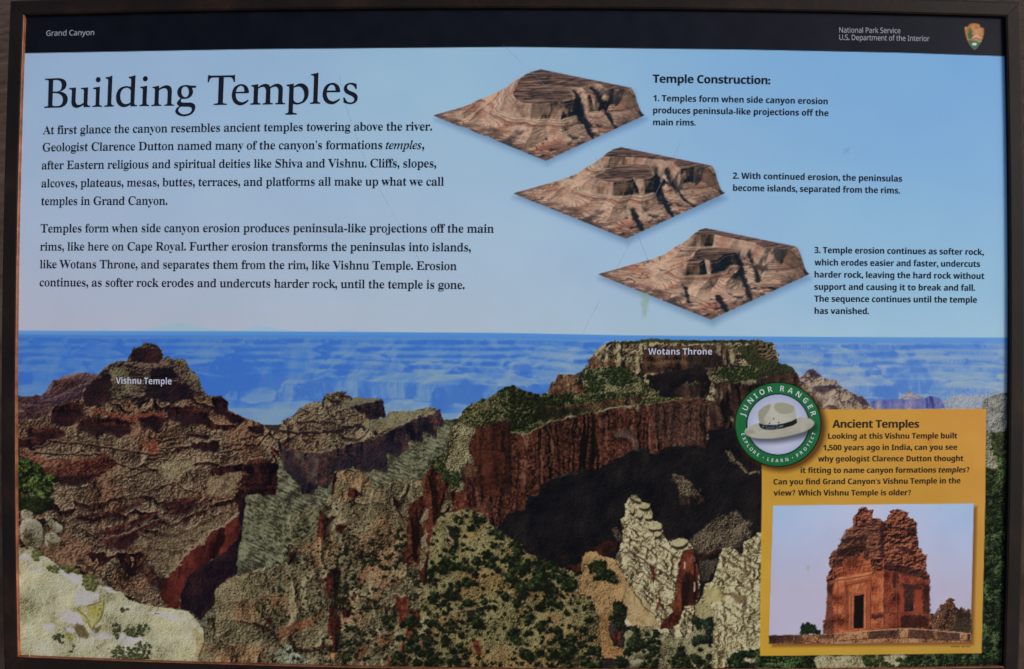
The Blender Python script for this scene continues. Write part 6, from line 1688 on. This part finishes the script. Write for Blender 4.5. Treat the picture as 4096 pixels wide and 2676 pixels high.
text_line('Vishnu Temple', (463.9, 1534.4), (686.7, 1537.5), 25.5, 'sans_bold', M_PALE, canyon, 'sans_semi', 'place_name')
text_line('Wotans Throne', (2592.9, 1418.2), (2848.2, 1418.2), 25, 'sans_bold', M_PALE, canyon, 'sans_semi', 'place_name')

text_line('Ancient Temples', (3330.4, 1710.7), (3676.5, 1710.7), 31, 'sans_bold', M_BROWN, text_box, None, 'heading')
for s, a, b in (('Looking at this Vishnu Temple built', (3313.4, 1755.4), (3828.9, 1753.5)), ('1,500 years ago in India, can you see', (3293.7, 1801.5), (3828.9, 1798.9)), ('why geologist Clarence Dutton thought', (3272.9, 1846.1), (3853.5, 1844.2)),
                ('it fitting to name canyon formations _temples_', (3203.7, 1892.3), (3863.4, 1889.7)), ('Can you find Grand Canyon\u2019s Vishnu Temple in the', (3094.8, 1938), (3841.8, 1933.1)), ('view', (3094.8, 1982.3), (3167, 1982.2)), ('Which Vishnu Temple is older', (3193.1, 1982.2), (3630.4, 1981.1))):
    text_line(s, a, b, 22.3, 'sans_bold', M_BROWN, text_box, 'sans_semi')

for qx, qy in ((3866.0, 1889.6), (3169.0, 1982.2), (3632.2, 1981.1)):
    x, y, F = filled(outline("M2 22 Q25 0 50 0 Q98 2 98 42 Q96 68 72 84 Q60 94 60 112 L34 112 Q34 86 52 72 Q70 58 70 42 Q68 24 48 24 Q28 24 10 40 Z E47 142 17 17"))
    P = on_panel(qx + x * .118, qy - 22.3 + y * .1394)
    mesh('letter', to_world(P[:, 0], P[:, 1], LIFT), F, M_BROWN, text_box)

# lettering round the badge
BC = (3112.2, 1698.0)


def arc_letter(ch, ang, rad, cap, inward):
    def place(V, F, cap_em):
        s = cap / cap_em
        x = (V[:, 0] - (V[:, 0].min() + V[:, 0].max()) / 2) * s
        y = (V[:, 1] * s - cap / 2) if ch != '\u2022' else (V[:, 1] - V[:, 1].mean()) * s
        a = math.radians(ang)
        rr = np.array((math.cos(a), -math.sin(a)))                     # outwards, layout axes
        up = -rr if inward else rr
        rt = np.array((-up[1], up[0]))
        ctr = np.array(BC) + rr * rad * np.array((1.0, .98))
        q = ctr + np.outer(x, rt) + np.outer(y, up)
        P = on_panel(q[:, 0], q[:, 1])
        mesh('letter', to_world(P[:, 0], P[:, 1], LIFT), F, M_BADGE, badge)
    QUEUE.append((styled(ch, 'sans_bold'), 'sans_bold', 'sans_semi', place))


for ch, ang in zip('JUNIORRANGER', (164.5, 152.5, 138.5, 127.5, 116, 102.5, 83.4, 70.2, 56.2, 42, 29.4, 17.6)):
    arc_letter(ch, ang, 147.5, 21.5, False)
for ch, ang in zip('EXPLORE\u2022LEARN\u2022PROTECT', (195.9, 203, 209.6, 216, 223, 230.3, 237, 246, 254.7, 261.2, 268.3, 275.9, 283.7, 293.1, 301.8, 309.2, 317.2, 325, 331.6, 338.4, 345.2)):
    arc_letter(ch, ang, 147.0, 13.2, True)

set_type()

# ---------------------------------------------------------------- wear
def ribbon(pts, w, name):
    p = np.array(pts, float)
    for _ in range(3):
        q = (p[:-1] * .75 + p[1:] * .25, p[:-1] * .25 + p[1:] * .75)
        p = np.concatenate([p[:1], np.stack(q, 1).reshape(-1, 2), p[-1:]])
    t = np.gradient(p, axis=0)
    t /= np.linalg.norm(t, axis=1)[:, None]
    nr = np.stack([-t[:, 1], t[:, 0]], 1) * w / 2
    a, b = on_panel(*(p + nr).T), on_panel(*(p - nr).T)
    n = len(p)
    V = np.concatenate([to_world(a[:, 0], a[:, 1], .00014), to_world(b[:, 0], b[:, 1], .00014)])
    mesh(name, V, np.array([(i, i + 1, n + i + 1, n + i) for i in range(n - 1)]), M_SCRATCH, sign)


ribbon([(2010, 178), (2140, 300), (2250, 420), (2345, 560), (2420, 700), (2520, 870), (2560, 960), (2592, 1040)], 3.2, 'scratch')
ribbon([(2790, 420), (2740, 520), (2700, 620), (2560, 900), (2430, 1140), (2330, 1335)], 2.6, 'scratch')
ribbon([(1358, 300), (1372, 390), (1400, 470), (1450, 620), (1530, 780), (1600, 900), (1715, 1110)], 2.6, 'scratch')

# a dry stalk caught in the corner
pts = np.array([(100, 2601), (112, 2606), (122, 2612), (129, 2620)], float)
P = on_panel(pts[:, 0], pts[:, 1])
V, F = [], []
ctr = to_world(P[:, 0], P[:, 1], np.array([.0008, .0011, .0016, .0040]))
nz = np.array(SIGN.to_3x3().col[2])
for i, c in enumerate(ctr):
    t = ctr[min(i + 1, 3)] - ctr[max(i - 1, 0)]
    t = t / np.linalg.norm(t)
    s = np.cross(t, nz)
    s /= np.linalg.norm(s)
    q = np.cross(s, t)
    r = (.00025, .0003, .0003, .00018)[i]
    V += [c + r * (math.cos(k * math.pi / 3) * s + math.sin(k * math.pi / 3) * q) for k in range(6)]
for i in range(3):
    F += [(i * 6 + k, i * 6 + (k + 1) % 6, i * 6 + 6 + (k + 1) % 6, i * 6 + 6 + k) for k in range(6)]
F += [tuple(reversed(range(6))), tuple(range(18, 24))]
st = mesh('dry_stalk', np.array(V) + np.array(BASE), F, M_STRAW, None)
st['label'] = 'pale dry plant stalk caught in the lower corner of the sign frame'
st['category'] = 'stalk'

bpy.data.scenes.remove(bench)
